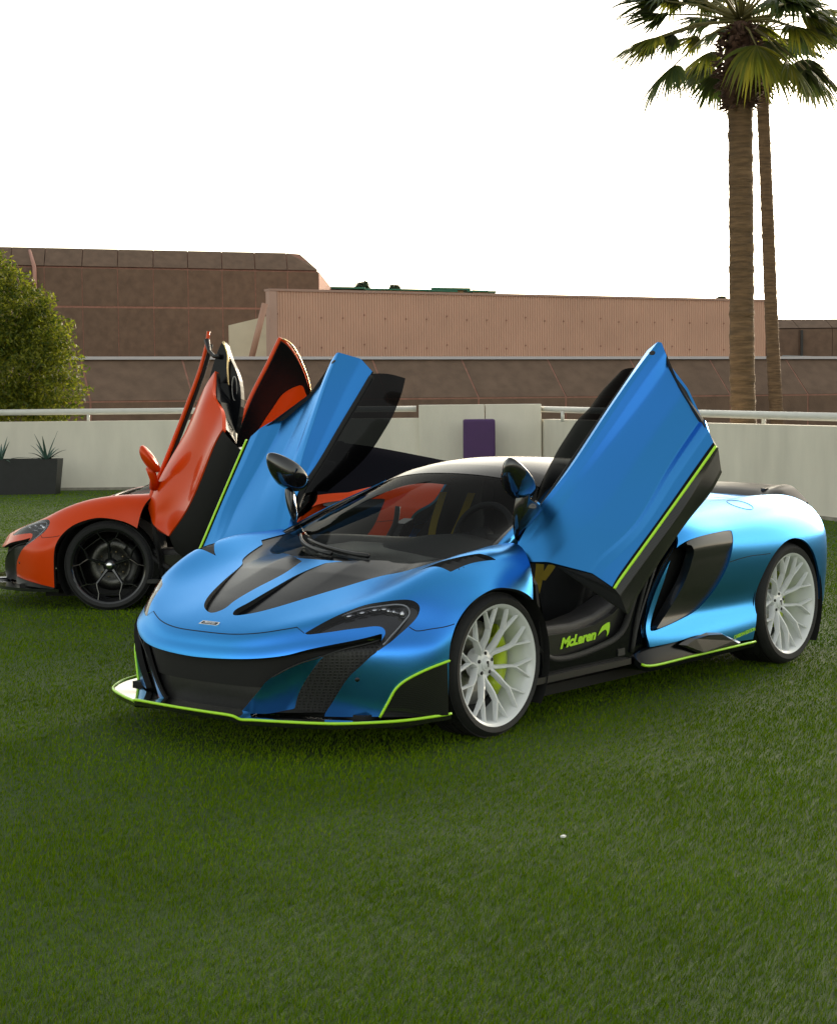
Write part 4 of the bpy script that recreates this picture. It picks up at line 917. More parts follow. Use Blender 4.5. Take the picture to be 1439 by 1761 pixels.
    cc = np.array([-.338,1.0,1.105]); ax = np.array([-.40,-.1,-.62]); ax /= np.linalg.norm(ax); s2 = np.array([.8,0,-.5]); s2 /= np.linalg.norm(s2); s3 = np.cross(ax, s2)
    V = [cc+ax*v.co.x*.115+s2*(v.co.y*.055 if v.co.y > 0 else v.co.y*.03)+s3*v.co.z*.075 for v in bm.verts]; F = [[v.index for v in f.verts] for f in bm.faces]; bm.free()
    mh = mesh_obj('door_mirror', V, F, P_, d)
    MB().tube([(-.335,.99,1.04),(-.345,.94,.96),(-.345,.88,.90)], [.035,.028,.045], 10).obj('mirror_arm', P_, mh)
    # far door, seen from inside
    rd = [(-1.043,-1.001,2.03),(-.927,-.976,1.791),(-.806,-.947,1.557),(-.708,-.935,1.328),(-.603,-.929,1.065),(-.534,-.944,.833),(-.784,-1.221,.671),(-1.0,-1.304,1.0),(-1.175,-1.343,1.353),(-1.251,-1.352,1.529),(-1.227,-1.276,1.696),(-1.171,-1.172,1.86),(-1.101,-1.07,1.979)]; rd = smooth_poly([rd[0],rd[0]]+rd[1:5]+[rd[5],rd[5],rd[6],rd[6]]+rd[7:], 3)
    d2 = bevel(MB().prism(rd, (.026,-.029,.010)).obj('door', P_, root, smooth=False), .012)
    ins = np.array(rd); c = ins.mean(0); ins = c+(ins-c)*.955+np.array([-.646,.725,-.24])*.012
    bevel(MB().prism(ins, (.006,-.008,.002)).obj('door_trim', M_['deck'], d2, smooth=False), .004)
    pt = smooth_poly([(-1.163,-1.239,1.637),(-1.195,-1.283,1.588),(-1.199,-1.316,1.5),(-1.08,-1.291,1.255),(-.844,-1.176,.967),(-.738,-1.064,1.021),(-.805,-1.056,1.224),(-.953,-1.11,1.459),(-1.038,-1.148,1.574)], 4)
    MB().prism(pt+np.array([-.646,.725,-.24])*.018, (.006,-.008,.002)).obj('trim_insert', P_, d2, smooth=False)
    gd = smooth_poly([(-1.051,-1.011,2.021),(-1.114,-1.083,1.974),(-1.172,-1.171,1.864),(-1.226,-1.275,1.695),(-1.244,-1.331,1.573)], 5, False)+np.array([-.646,.725,-.24])*.01
    MB().tube(gd, .0085, 8).obj('edge_strip', M_['gold'], d2)
    fr2 = fr*[1,-1,1]; 
front_clip(orange, M_['orange'], 'orange'); splitter(orange, 'orange'); rear_clip(orange, M_['orange'], 'orange'); cabin(orange, M_['orange'], 'orange', M_['orange']); tub(orange, M_['orange'], 'orange')
wheels(orange, 'orange'); orange_doors(orange)
# ---------------------------------------------------------------- setting
F0 = np.array([math.cos(YAW), math.sin(YAW), 0.]); R0_ = np.array([math.sin(YAW), -math.cos(YAW), 0.])
def W(x, d, z=0.):
    """ground frame: x metres right of the lens, d metres ahead of it"""
    p = np.array([CAM[0], CAM[1], 0.])+R0_*x+F0*d; return np.array([p[0], p[1], z])
FA = math.atan2(R0_[1], R0_[0])          # heading of 'right'
stucco = mat('cream_stucco', (.72,.68,.585), .85, noise=.11, nscale=1.6, bump=.15, bscale=60, stretch=(1.6,1.6,.5))
capm = mat('painted_pipe', (.62,.62,.58), .45, noise=.06, nscale=6)
brown = mat('brown_aggregate', (.150,.098,.068), .95, noise=.20, nscale=3, bump=.35, bscale=30)
pinkseam = mat('pink_joint', (.30,.15,.11), .9, noise=.2, nscale=8)
pinkm = mat('pink_ribbed_cladding', (.56,.35,.255), .7, noise=.08, nscale=.6)
creamm = mat('cream_render', (.62,.56,.42), .9, noise=.08, nscale=2)
coping = mat('pale_coping', (.50,.48,.50), .6)
def quadstrip(name, pts, h, t, m, parent=None):
    """wall: plan points (x,d), height h, thickness t (away from the lens)"""
    mb = MB()
    for (a, b) in zip(pts[:-1], pts[1:]):
        p, q = W(*a), W(*b); e = (q-p)/np.linalg.norm(q-p); nn = np.array([-e[1], e[0], 0])
        if nn@F0 < 0: nn = -nn
        mb.prism([p-[0,0,.05], q-[0,0,.05], q+nn*t-[0,0,.05], p+nn*t-[0,0,.05]], (0,0,h+.05))
    return mb.obj(name, m, parent, smooth=False)
# ground
ground = mesh_obj('ground', [W(-300,-200,-.012), W(300,-200,-.012), W(300,500,-.012), W(-300,500,-.012)], [(0,1,2,3)], mat('paving_ground', (.25,.22,.19), .9, noise=.2, nscale=1.5), None, smooth=False); ground['kind'] = 'structure'
gm = mat('turf_backing', (.040,.080,.008), .95, noise=.35, nscale=30, dark=(.022,.050,.005), bump=.8, bscale=160)
lawn = mesh_obj('lawn', [W(-30,-1.5,0), W(30,-1.5,0), W(30,31,0), W(-30,31,0)], [(0,1,2,3)], gm, None, smooth=False); lawn['kind'] = 'structure'  # stops behind the lens; unseen paving there added to neutralise paint reflections
# perimeter wall with its raised block
wall = thing('perimeter_wall', 'low cream stucco wall running behind both cars with a higher middle block', 'wall', W(0, 29))
def rel(o):      # parent without moving
    pass
def child(ob, root): ob.parent = root; ob.matrix_parent_inverse = Matrix.Translation(root.location).inverted(); return ob
child(quadstrip('wall_panel', [(-24,29.05),(.02,29.05)], 1.17, .25, stucco), wall)
child(bevel(quadstrip('wall_block', [(0.02,28.98),(1.13,28.98)], 1.39, .35, stucco), .01), wall)
child(bevel(quadstrip('wall_block', [(1.145,28.98),(2.09,28.98)], 1.39, .35, stucco), .01), wall)
pR = [(2.09,29.1),(4.80,20.9),(7.6,12.4)]
child(quadstrip('wall_panel', pR, 1.13, .25, stucco), wall)
for seg in ([(-24,29.03),(0,29.03)], [(2.09,29.0),(4.79,20.88),(7.58,12.4)]):
    child(quadstrip('wall_footing', seg, .045, .06, mat('footing_grime', (.30,.28,.23), .95, noise=.3, nscale=8)), wall)
def rail(name, pts, posts, label, place=None):
    r0 = thing(name, label, 'handrail', W(*pts[0][:2]), group='handrails on the wall')
    P = [W(*p) for p in pts]
    child(MB().tube(P, .052, 14).obj('rail_pipe', capm, None), r0)
    for (x, d, z0, z1) in posts: child(MB().tube([W(x, d, z0), W(x, d, z1)], .028, 10).obj('rail_post', capm, None), r0)
lx = lambda px, d: (px-719.5)/2943.8*d
rail('handrail', [(-14,29.2,1.335),(-.02,29.2,1.325)], [(lx(155,29.2),29.2,1.15,1.30),(lx(-160,29.2),29.2,1.15,1.30),(lx(470,29.2),29.2,1.15,1.30),(lx(-500,29.2),29.2,1.15,1.30)], 'pale pipe handrail on the wall left of the higher block')
rail('handrail', [(2.10,29.2,1.30),(4.92,20.9,1.24),(7.7,12.5,1.2)], [(lx(968,28.0),28.0,1.1,1.27),(lx(1313,22.4),22.4,1.1,1.24),(lx(1520,19),19.0,1.1,1.2)], 'pale pipe handrail on the wall right of the higher block')
# purple box
pb = MB().box((0,0,.575), (.53,.32,1.15)).obj('padded_post', mat('purple_vinyl', (.055,.012,.10), .45, noise=.1, nscale=5), None, smooth=False)
pb.location = W(lx(824.5,28.6), 28.55); pb.rotation_euler = (0,0,FA); bevel(pb, .035, 4)
tag(pb, 'purple padded box standing against the cream wall', 'padded box')
# planter with agaves
pl = thing('planter', 'black rectangular planter by the wall at the left edge', 'planter', W(-6.60, 28.0), FA)
w0, w1, hh = .76, .70, .575; 
V = [(-w1,-.2,0),(w1,-.2,0),(w1,.2,0),(-w1,.2,0),(-w0,-.23,hh),(w0,-.23,hh),(w0,.23,hh),(-w0,.23,hh),(-w0+.03,-.2,hh),(w0-.03,-.2,hh),(w0-.03,.2,hh),(-w0+.03,.2,hh),(-w0+.03,-.2,hh-.06),(w0-.03,-.2,hh-.06),(w0-.03,.2,hh-.06),(-w0+.03,.2,hh-.06)]
F = [(3,2,1,0),(0,1,5,4),(1,2,6,5),(2,3,7,6),(3,0,4,7)]+[(4+i, 4+(i+1)%4, 8+(i+1)%4, 8+i) for i in range(4)]+[(8+i, 8+(i+1)%4, 12+(i+1)%4, 12+i) for i in range(4)]
mesh_obj('planter_box', V, F, mat('black_planter', (.012,.013,.015), .5, noise=.2, nscale=10), pl, smooth=False)
mesh_obj('soil', [(-.73,-.2,hh-.055),(.73,-.2,hh-.055),(.73,.2,hh-.055),(-.73,.2,hh-.055)], [(0,1,2,3)], mat('soil', (.05,.035,.025), .95), pl, smooth=False)
agm = mat('agave_leaf', (.045,.10,.075), .55, noise=.25, nscale=9)
def agave(loc, label, n=11, s=1.0, lean=0):
    a = thing('agave', label, 'agave', loc, group='agaves in the planter')
    for k in range(n):
        az_ = 2*math.pi*k/n+rng.uniform(-.25,.25); el = rng.uniform(.25, 1.25); L = s*rng.uniform(.24,.36); w = .026
        d = np.array([math.cos(az_)*math.cos(el), math.sin(az_)*math.cos(el), math.sin(el)]); sd = np.cross(d, [0,0,1]); sd /= np.linalg.norm(sd); up = np.cross(sd, d)
        P = []; F = []
        for i in range(6):
            t = i/5; c = d*L*t-np.array([0,0,.10])*t*t*math.cos(el)*s; ww = w*(1-.05*i)*(1-t**2.2)+.0015
            P += [c-sd*ww+up*.008*(1-t), c-up*.004, c+sd*ww+up*.008*(1-t)]
        for i in range(5): F += [(3*i, 3*i+1, 3*i+4, 3*i+3), (3*i+1, 3*i+2, 3*i+5, 3*i+4)]
        mesh_obj('leaf', P, F, agm, a)
agave(W(-6.06, 27.95, hh-.05), 'spiky agave at the right end of the black planter', 13, 1.75)
agave(W(-6.80, 27.95, hh-.05), 'drooping agave in the black planter at the picture edge', 11, 1.6)
# sloping brown wall with pale coping
sw = thing('sloped_wall', 'long brown aggregate wall sloping back to a pale coping', 'wall', W(-10, 40))
def SWp(s, k, z):  # s along, k back, strike 22.5 deg going away to the right
    st = np.array([1., .39]); st /= np.linalg.norm(st); bk = np.array([-.39, 1.]); bk /= np.linalg.norm(bk)
    q = np.array([-8.1, 39.2])+st*s+bk*k; return W(q[0], q[1], z)
zt, zb = 2.50, 1.50
s0 = -9.0; pw = 2.36; panels = 14
me_cache = None
for k in range(panels):
    a, b = s0+k*pw, s0+(k+1)*pw; g = .024
    A = [SWp(a+g, -1.05, zb), SWp(b-g, -1.05, zb), SWp(b-g, 0, zt-.06), SWp(a+g, 0, zt-.06)]
    nn = np.cross(np.array(A[1])-A[0], np.array(A[3])-A[0]); nn /= np.linalg.norm(nn); nn *= -np.sign(nn@F0)
    child(MB().prism(A, nn*.014).obj('wall_panel', brown, None, smooth=False), sw)
    B = [SWp(a+g, -1.062, .0), SWp(b-g, -1.062, .0), SWp(b-g, -1.062, zb-.035), SWp(a+g, -1.062, zb-.035)]
    child(MB().prism(B, F0*.008).obj('wall_panel', brown, None, smooth=False), sw)
E0, E1 = s0, s0+pw*panels
child(MB().prism([SWp(E0,-1.05,0), SWp(E0,-1.05,zb), SWp(E0,0,zt-.05), SWp(E0,.4,zt-.05), SWp(E0,.4,0)], SWp(E1,0,0)-SWp(E0,0,0)).obj('joint_backing', pinkseam, None, smooth=False), sw)
child(MB().prism([SWp(E0,-.10,zt-.05), SWp(E0,-.10,zt+.02), SWp(E0,.5,zt+.02), SWp(E0,.5,zt-.05)], SWp(E1,0,0)-SWp(E0,0,0)).obj('coping', coping, None, smooth=False), sw)
# brown paneled building, far left
bb = thing('brown_building', 'wide dark brown building with a sloping roof band, behind the bush at left', 'building', W(-12, 75))
def BB(px, z, d, back=0.): x = lx(px, d); return W(x, d+back, z)
hor = lambda px: 689.0-px*.00953
zof = lambda px, py, d: 1.5275+(hor(px)-py)/2943.8*d
dB = lambda px: 82.74/(1-.38*(px-719.5)/2943.8)
pxs = [-95,-34,27,85,149.4,210,271,330,388.6,445,500,553]
rows_ = [(613,529),(527,469)]
def zlev(px, lev): return {0: 2.0, 1: 5.69, 2: 7.45, 3: 8.36}[lev]
for i in range(len(pxs)-1):
    a, b = pxs[i]+.8, pxs[i+1]-.8; da, db = dB(a), dB(b)
    for lo, hi in ((0,1),(1,2)):
        A = [BB(a, zlev(a,lo)+.045, da), BB(b, zlev(b,lo)+.045, db), BB(b, zlev(b,hi)-.045, db), BB(a, zlev(a,hi)-.045, da)]
        child(MB().prism(A, F0*.2).obj('facade_panel', brown, None, smooth=False), bb)
    # bevelled roof band leaning back
    ta, tb = zlev(a,3), zlev(b,3)
    A = [BB(a, zlev(a,2)+.05, da), BB(b, zlev(b,2)+.05, db), BB(min(b,519)-5, tb, db, 1.0) if b < 540 else BB(519, zlev(b,3)-.02, db, 1.0), BB(a-5, ta, da, 1.0)]
    child(MB().prism(A, F0*.2).obj('roof_panel', brown, None, smooth=False), bb)
core = [BB(-300,0,dB(-300)+.12), BB(553.5,0,dB(553)+.12), BB(553.5,7.45,dB(553)+.12), BB(519,8.06,dB(519)+1.1), BB(-300,8.06,dB(-300)+1.1), BB(-300,7.36,dB(-300)+.12)]
child(MB().prism([BB(-300,0,dB(-300)+.02), BB(553.6,0,dB(553)+.02), BB(553.6,7.42,dB(553)+.02), BB(-300,7.42,dB(-300)+.02)], F0*14).obj('joint_backing', pinkseam, None, smooth=False), bb)
child(MB().prism([BB(-300,7.4,dB(-300)+.02), BB(553,7.4,dB(553)+.02), BB(519,8.32,dB(519)+1.02), BB(-300,8.33,dB(-300)+1.02)], F0*10).obj('roof_backing', pinkseam, None, smooth=False), bb)
child(MB().tube([BB(69.5,5.7,dB(69)-.15), BB(68.5,7.4,dB(69)-.15), BB(61,8.2,dB(62)+.85)], .09, 8).obj('downpipe', mat('pink_pipe', (.42,.22,.17), .6), None), bb)
# ribbed pink building
pk = thing('ribbed_building', 'long pink ribbed metal building behind the walls', 'building', W(-5, 60))
PA, PB = np.array([lx(468,60), 60.]), np.array([lx(1317,70.0), 70.]); zp = 5.28
e = (PB-PA); Lp = np.linalg.norm(e); e /= Lp; nb = np.array([-e[1], e[0]]); nb = nb if nb[1] > 0 else -nb
N_ = int(Lp/.052); xs = []; prof = []
per = .105; k = 0; s = 0
while s < Lp:
    for ds, o in ((0,0),(.045,0),(.055,.030),(.095,.030)):
        if s+ds < Lp: prof.append((s+ds, o))
    s += per
V = []; 
for s, o in prof:
    q = PA+e*s+nb*o
    V += [W(q[0], q[1], 0), W(q[0], q[1], zp)]
F = [(2*i, 2*i+2, 2*i+3, 2*i+1) for i in range(len(prof)-1)]
rb = child(mesh_obj('ribbed_cladding', V, F, pinkm, None, smooth=False), pk); rb['kind'] = 'stuff'
mb = MB(); q0, q1 = PA+nb*.06, PB+nb*.06
child(MB().prism([W(*q0, 0), W(*q1, 0), W(*(q1*1.15), 0), W(*(q0*1.15+e*.2), 0)], (0,0,zp-.05)).obj('building_core', pinkm, None, smooth=False), pk)
c0, c1 = PA-nb*.05, PB-nb*.05
child(MB().prism([W(*c0, zp-.02), W(*c1, zp-.02), W(*(c1+nb*.5), zp-.02), W(*(c0+nb*.5), zp-.02)], (0,0,.08)).obj('roof_flashing', mat('flashing', (.36,.23,.18), .6), None, smooth=False), pk)
cb = PA-nb*.04
child(MB().prism([W(*cb, 0), W(*(cb+e*.28), 0), W(*(cb+e*.28+nb*.3), 0), W(*(cb-e*.02+nb*.3), 0)], (0,0,zp-.03)).obj('corner_trim', mat('corner_pink', (.44,.29,.23), .7), None, smooth=False), pk)
for zz in (4.35, 3.3):     # rows of fixings
    mb = MB()
    for k in range(0, int(Lp/.84)):
        q = PA+e*(.3+k*.84)-nb*.006; p = W(*q, zz+(.12 if k % 4 == 0 else 0)); mb.box(p, (.05,.05,.05), FA)
    o = child(mb.obj('cladding_fixing', pinkseam, None, smooth=False), pk); o['kind'] = 'stuff'
child(MB().tube([W(lx(461,59.5),59.5,4.8), W(lx(436,59.5),59.5,2.9)], .11, 10).obj('slanted_brace', mat('pink_brace', (.42,.24,.17), .6), None), pk)
# cream building between them
cbu = MB().prism([W(lx(398,66),66,2.2), W(lx(398,66),66,zof(398,560,66)), W(lx(470,66),66,zof(470,543,66)), W(lx(470,66),66,2.2)], F0*4)
cbu = cbu.obj('cream_building', creamm, None, smooth=False); tag(cbu, 'small cream rendered building end behind the slanted pink brace', 'building')
# brown block at far right
rbk = thing('brown_building', 'low brown block at the right edge behind the palm trunks', 'building', W(16, 80))
rx = [1317,1373,1430,1490,1560,1640]
for i in range(5):
    a, b = rx[i]+.5, rx[i+1]-.5
    child(MB().prism([BB(a,2,84), BB(b,2,84), BB(b,4.65,84), BB(a,4.65,84)], F0*.2).obj('facade_panel', brown, None, smooth=False), rbk)
    child(MB().prism([BB(a,4.71,84), BB(b,4.71,84), BB(b-6,5.17,84,.9), BB(a-6,5.17,84,.9)], F0*.2).obj('roof_panel', brown, None, smooth=False), rbk)
child(MB().prism([BB(1310,4.6,84.05), BB(1640,4.6,84.05), BB(1634,5.14,84.93), BB(1310,5.14,84.93)], F0*8).obj('roof_backing', brown, None, smooth=False), rbk)
child(MB().prism([BB(1310,0,84.04), BB(1640,0,84.04), BB(1640,4.68,84.04), BB(1310,4.68,84.04)], F0*8).obj('joint_backing', mat('dark_joint', (.07,.04,.03), .9), None, smooth=False), rbk)
child(MB().prism([BB(1376,3.1,83.8), BB(1380,3.1,83.8), BB(1380,4.6,83.8), BB(1376,4.6,83.8)], F0*.1).obj('drain_slot', M_['satin'], None, smooth=False), rbk)
tb_ = thing('equipment_rail', 'grey low pipe frame beyond the right palm trunk', 'pipe frame', W(lx(1385,56),56,2.3))
child(MB().tube([W(lx(1345,56),56,2.72), W(lx(1417,56),56,2.66), W(lx(1419,56),56,2.4)], .05, 8).obj('pipe', mat('grey_steel', (.16,.17,.17), .5), None), tb_)
# green roof sheds far behind
grn = mat('green_canvas', (.03,.16,.10), .7); tan = mat('tan_parapet', (.42,.30,.17), .8)
gsh = thing('green_roof', 'thin green roofline above the pink building', 'roof', W(0, 92))
for (x0, x1, y0, y1) in ((556,632,494,497),(632,700,497,499.5),(700,745,498,500.5),(745,812,495.5,499),(806,856,500.5,502.5),(742,790,499.5,502)):
    child(MB().prism([BB(x0, zof(x0,y1,92), 92), BB(x1, zof(x1,y1+1,92), 92), BB(x1, zof(x1,y0+1,92), 92), BB(x0, zof(x0,y0,92), 92)], F0*3).obj('roof_sheet', grn, None, smooth=False), gsh)
for (x0, x1) in ((556,590),(600,630),(660,735),(748,800),(815,842)):
    child(MB().prism([BB(x0, 2, 92.4), BB(x1, 2, 92.4), BB(x1, zof(x1,500,92), 92.4), BB(x0, zof(x0,499,92), 92.4)], F0*2).obj('parapet', tan, None, smooth=False), gsh)
# litter on the turf
lt = MB().prism([(-.008,-.006,0),(.009,-.007,0),(.007,.008,0),(-.007,.006,0)], (0,0,.006)).obj('paper_scrap', mat('white_paper', (.8,.8,.8), .8), None, smooth=False)
lt.location = W(lx(967,5.77), 5.77, .02); tag(lt, 'tiny white paper scrap lying on the turf in the foreground', 'litter')
# ---------------------------------------------------------------- vegetation
def leafmat(name, c1, c2, trans=.35, rough=.55):
    m = bpy.data.materials.new(name); m.use_nodes = True; nt = m.node_tree; b = nt.nodes['Principled BSDF']; o = nt.nodes['Material Output']
    ge = nt.nodes.new('ShaderNodeNewGeometry'); cr = nt.nodes.new('ShaderNodeValToRGB')
    cr.color_ramp.elements[0].color = (*c1, 1); cr.color_ramp.elements[1].color = (*c2, 1)
    nt.links.new(ge.outputs['Random Per Island'], cr.inputs[0]); nt.links.new(cr.outputs[0], b.inputs['Base Color']); b.inputs['Roughness'].default_value = rough
    tr = nt.nodes.new('ShaderNodeBsdfTranslucent'); nt.links.new(cr.outputs[0], tr.inputs[0])
    mx = nt.nodes.new('ShaderNodeMixShader'); mx.inputs[0].default_value = trans
    nt.links.new(b.outputs[0], mx.inputs[1]); nt.links.new(tr.outputs[0], mx.inputs[2]); nt.links.new(mx.outputs[0], o.inputs[0]); return m
def fast_mesh(name, V, loops, sizes, m, parent=None):
    me = bpy.data.meshes.new(name); n = len(V); me.vertices.add(n); me.vertices.foreach_set('co', np.asarray(V, np.float32).ravel())
    me.loops.add(len(loops)); me.loops.foreach_set('vertex_index', np.asarray(loops, np.int32))
    starts = np.concatenate([[0], np.cumsum(sizes)[:-1]]).astype(np.int32); me.polygons.add(len(sizes)); me.polygons.foreach_set('loop_start', starts)
    try: me.polygons.foreach_set('loop_total', np.asarray(sizes, np.int32))
    except Exception: pass
    me.update(calc_edges=True); me.materials.append(m); o = bpy.data.objects.new(name, me); col.objects.link(o)
    if parent: o.parent = parent
    return o
# bush over the left end of the wall
bush = thing('bush', 'dense rounded bush hanging over the wall at the left edge', 'bush', W(-7.3, 30.2))
lm = leafmat('bush_leaf', (.045,.085,.008), (.27,.28,.02), .55)
blobs = []
cx0 = np.array([0.,0,0])
spec = [(a-.1, b, c_, d_) for a, b, c_, d_ in [(-7.6,1.9,1.25,.95),(-7.0,2.2,.95,.9),(-6.55,2.0,.75,.75),(-6.35,1.6,.6,.55),(-7.3,3.1,.85,.85),(-6.95,2.9,.6,.6),(-7.9,3.6,.8,.7),(-6.6,2.55,.6,.6),(-8.3,2.4,1.1,1.1),(-6.9,1.3,.8,.5),(-7.3,3.75,.42,.40),(-6.8,3.2,.5,.5),(-6.5,2.75,.5,.45)]]
V = []; cnt = 36000
tw = np.array([b[2]**2 for b in spec]); tw /= tw.sum()
bi = rng.choice(len(spec), cnt, p=tw); S = np.array(spec)
u = rng.normal(size=(cnt, 3)); u /= np.linalg.norm(u, axis=1)[:, None]; rad = rng.uniform(.55, 1.0, cnt)**.5
# clumping
tn = np.array([[math.sin(3.1*a+1), math.sin(2.7*b+2), math.sin(3.7*c)] for a, b, c in u*2.2]).sum(1)
rad *= 1+.10*tn
c = np.c_[S[bi,0]+u[:,0]*S[bi,2]*rad, 30.2+u[:,1]*S[bi,2]*rad*.85, S[bi,1]+u[:,2]*S[bi,3]*rad]
keep = (c[:,2] > .9) & ~((c[:,2] < 1.25) & (c[:,1] < 29.45)); c = c[keep]; m_ = len(c)
P = np.array([CAM[0], CAM[1], 0.])+c[:, :1]*R0_+c[:, 1:2]*F0; P[:, 2] = c[:, 2]; P -= np.array(bush.location)
a = rng.normal(size=(m_, 3)); a /= np.linalg.norm(a, axis=1)[:, None]; b = np.cross(a, rng.normal(size=(m_, 3))); b /= np.linalg.norm(b, axis=1)[:, None]
s = rng.uniform(.03, .055, m_)[:, None]
V = np.stack([P-a*s, P+b*s*.42, P+a*s, P-b*s*.42], 1).reshape(-1, 3)
fo = fast_mesh('foliage', V, np.arange(4*m_), np.full(m_, 4), lm, bush); fo['kind'] = 'stuff'
brm = mat('bush_branch', (.16,.12,.08), .8)
for k in range(9):
    p0 = W(-7.7+.1*k, 30.2, .3); p1 = W(-8.2+.25*k, 30.0+.1*(k % 3), 2.2+.5*math.sin(k*2.1)); p2 = (p0+p1)/2+[0,0,.2]
    o = MB().tube([p0, p2, p1], [.035,.022,.01], 6).obj('branch', brm, None); child(o, bush)
for (px, py, d) in ((200,708,29.5),(640,0,0)):
    if d: 
        t_ = W(lx(px, d), d, 1.17)
farleaf = leafmat('far_leaf', (.03,.045,.02), (.06,.07,.03), .1)
# small far trees over the roofline
for (px, py, r, lab) in ((627,491,.35,'tiny dark treetop poking above the green roof at left'),(683,495,.28,'tiny dark treetop above the middle of the green roof'),(1240,515,.30,'tiny dark treetop above the pink building by the palm')):
    d = 94; z = zof(px, py, d); tr = thing('tree', lab, 'tree', W(lx(px,d), d, 0), group='far treetops')
    n = 420; u = rng.normal(size=(n,3)); u /= np.linalg.norm(u,axis=1)[:,None]; p = u*rng.uniform(.3,1,n)[:,None]*[r*1.3,r,r]+[0,0,z-r*.5]
    a = rng.normal(size=(n,3))*.07; b = rng.normal(size=(n,3))*.05
    fast_mesh('crown', np.stack([p-a, p+b, p+a, p-b],1).reshape(-1,3), np.arange(4*n), np.full(n,4), farleaf, tr)
    MB().tube([(0,0,0),(0,0,z-r*.5)], [.15,.06], 8).obj('trunk', brm, tr)
# ---- palms
barkm = mat('palm_bark', (.155,.092,.046), .9, noise=.45, nscale=3.2, bump=1., bscale=6, stretch=(1,1,7))
bootm = mat('palm_boots', (.085,.042,.026), .9, noise=.4, nscale=9)
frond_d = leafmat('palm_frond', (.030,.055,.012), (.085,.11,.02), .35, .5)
frond_y = leafmat('palm_frond_sunlit', (.10,.13,.012), (.26,.24,.02), .55, .5)  # yellower copy of the frond, warm sunlight put into its colour
stalkm = mat('palm_stalk', (.16,.14,.045), .6)
def fan(mb, base, d, L, fanR, droop, nleaf=30, spread=1.45, seed=0):
    """one fan frond: petiole along d, then a folded fan of ribbons"""
    r = np.random.default_rng(seed); d = np.array(d, float); d /= np.linalg.norm(d)
    tip = base+d*L-np.array([0,0,1])*droop*L*.35; mid = base+d*L*.5-np.array([0,0,1])*droop*L*.06
    dd = tip-mid; dd /= np.linalg.norm(dd); sd = np.cross(dd, [0,0,1]); sd /= np.linalg.norm(sd)+1e-9; up = np.cross(sd, dd)
    V = []; F = []
    for k in range(nleaf):
        t = -1+2*(k+.5)/nleaf; a = t*spread/1.0; Lr = fanR*(1-.22*abs(t))*r.uniform(.82,1.08)
        dr = dd*math.cos(a)+sd*math.sin(a)+up*.10*math.cos(3*a); dr /= np.linalg.norm(dr); w = fanR*.046
        ns_ = 6; n0 = len(V); dp = droop*r.uniform(.6,1.3); cross = np.cross(dr, up); cross /= np.linalg.norm(cross)+1e-9
        tw_ = r.uniform(-.5,.5)
        for i in range(ns_):
            q = i/(ns_-1); p = tip+dr*Lr*q*(1-.12*dp*q)-np.array([0,0,1])*(dp*Lr*.62*q**2.4)
            ww = w*(.35+1.3*q if q < .45 else .95*(1-q)/.55+.03)
            cc = cross*math.cos(tw_*q)+up*math.sin(tw_*q); V += [p-cc*ww, p+up*ww*.5*(1-q), p+cc*ww]
        for i in range(ns_-1):
            b = n0+3*i; F += [(b, b+1, b+4, b+3), (b+1, b+2, b+5, b+4)]
    return V, F, [base, mid, tip]
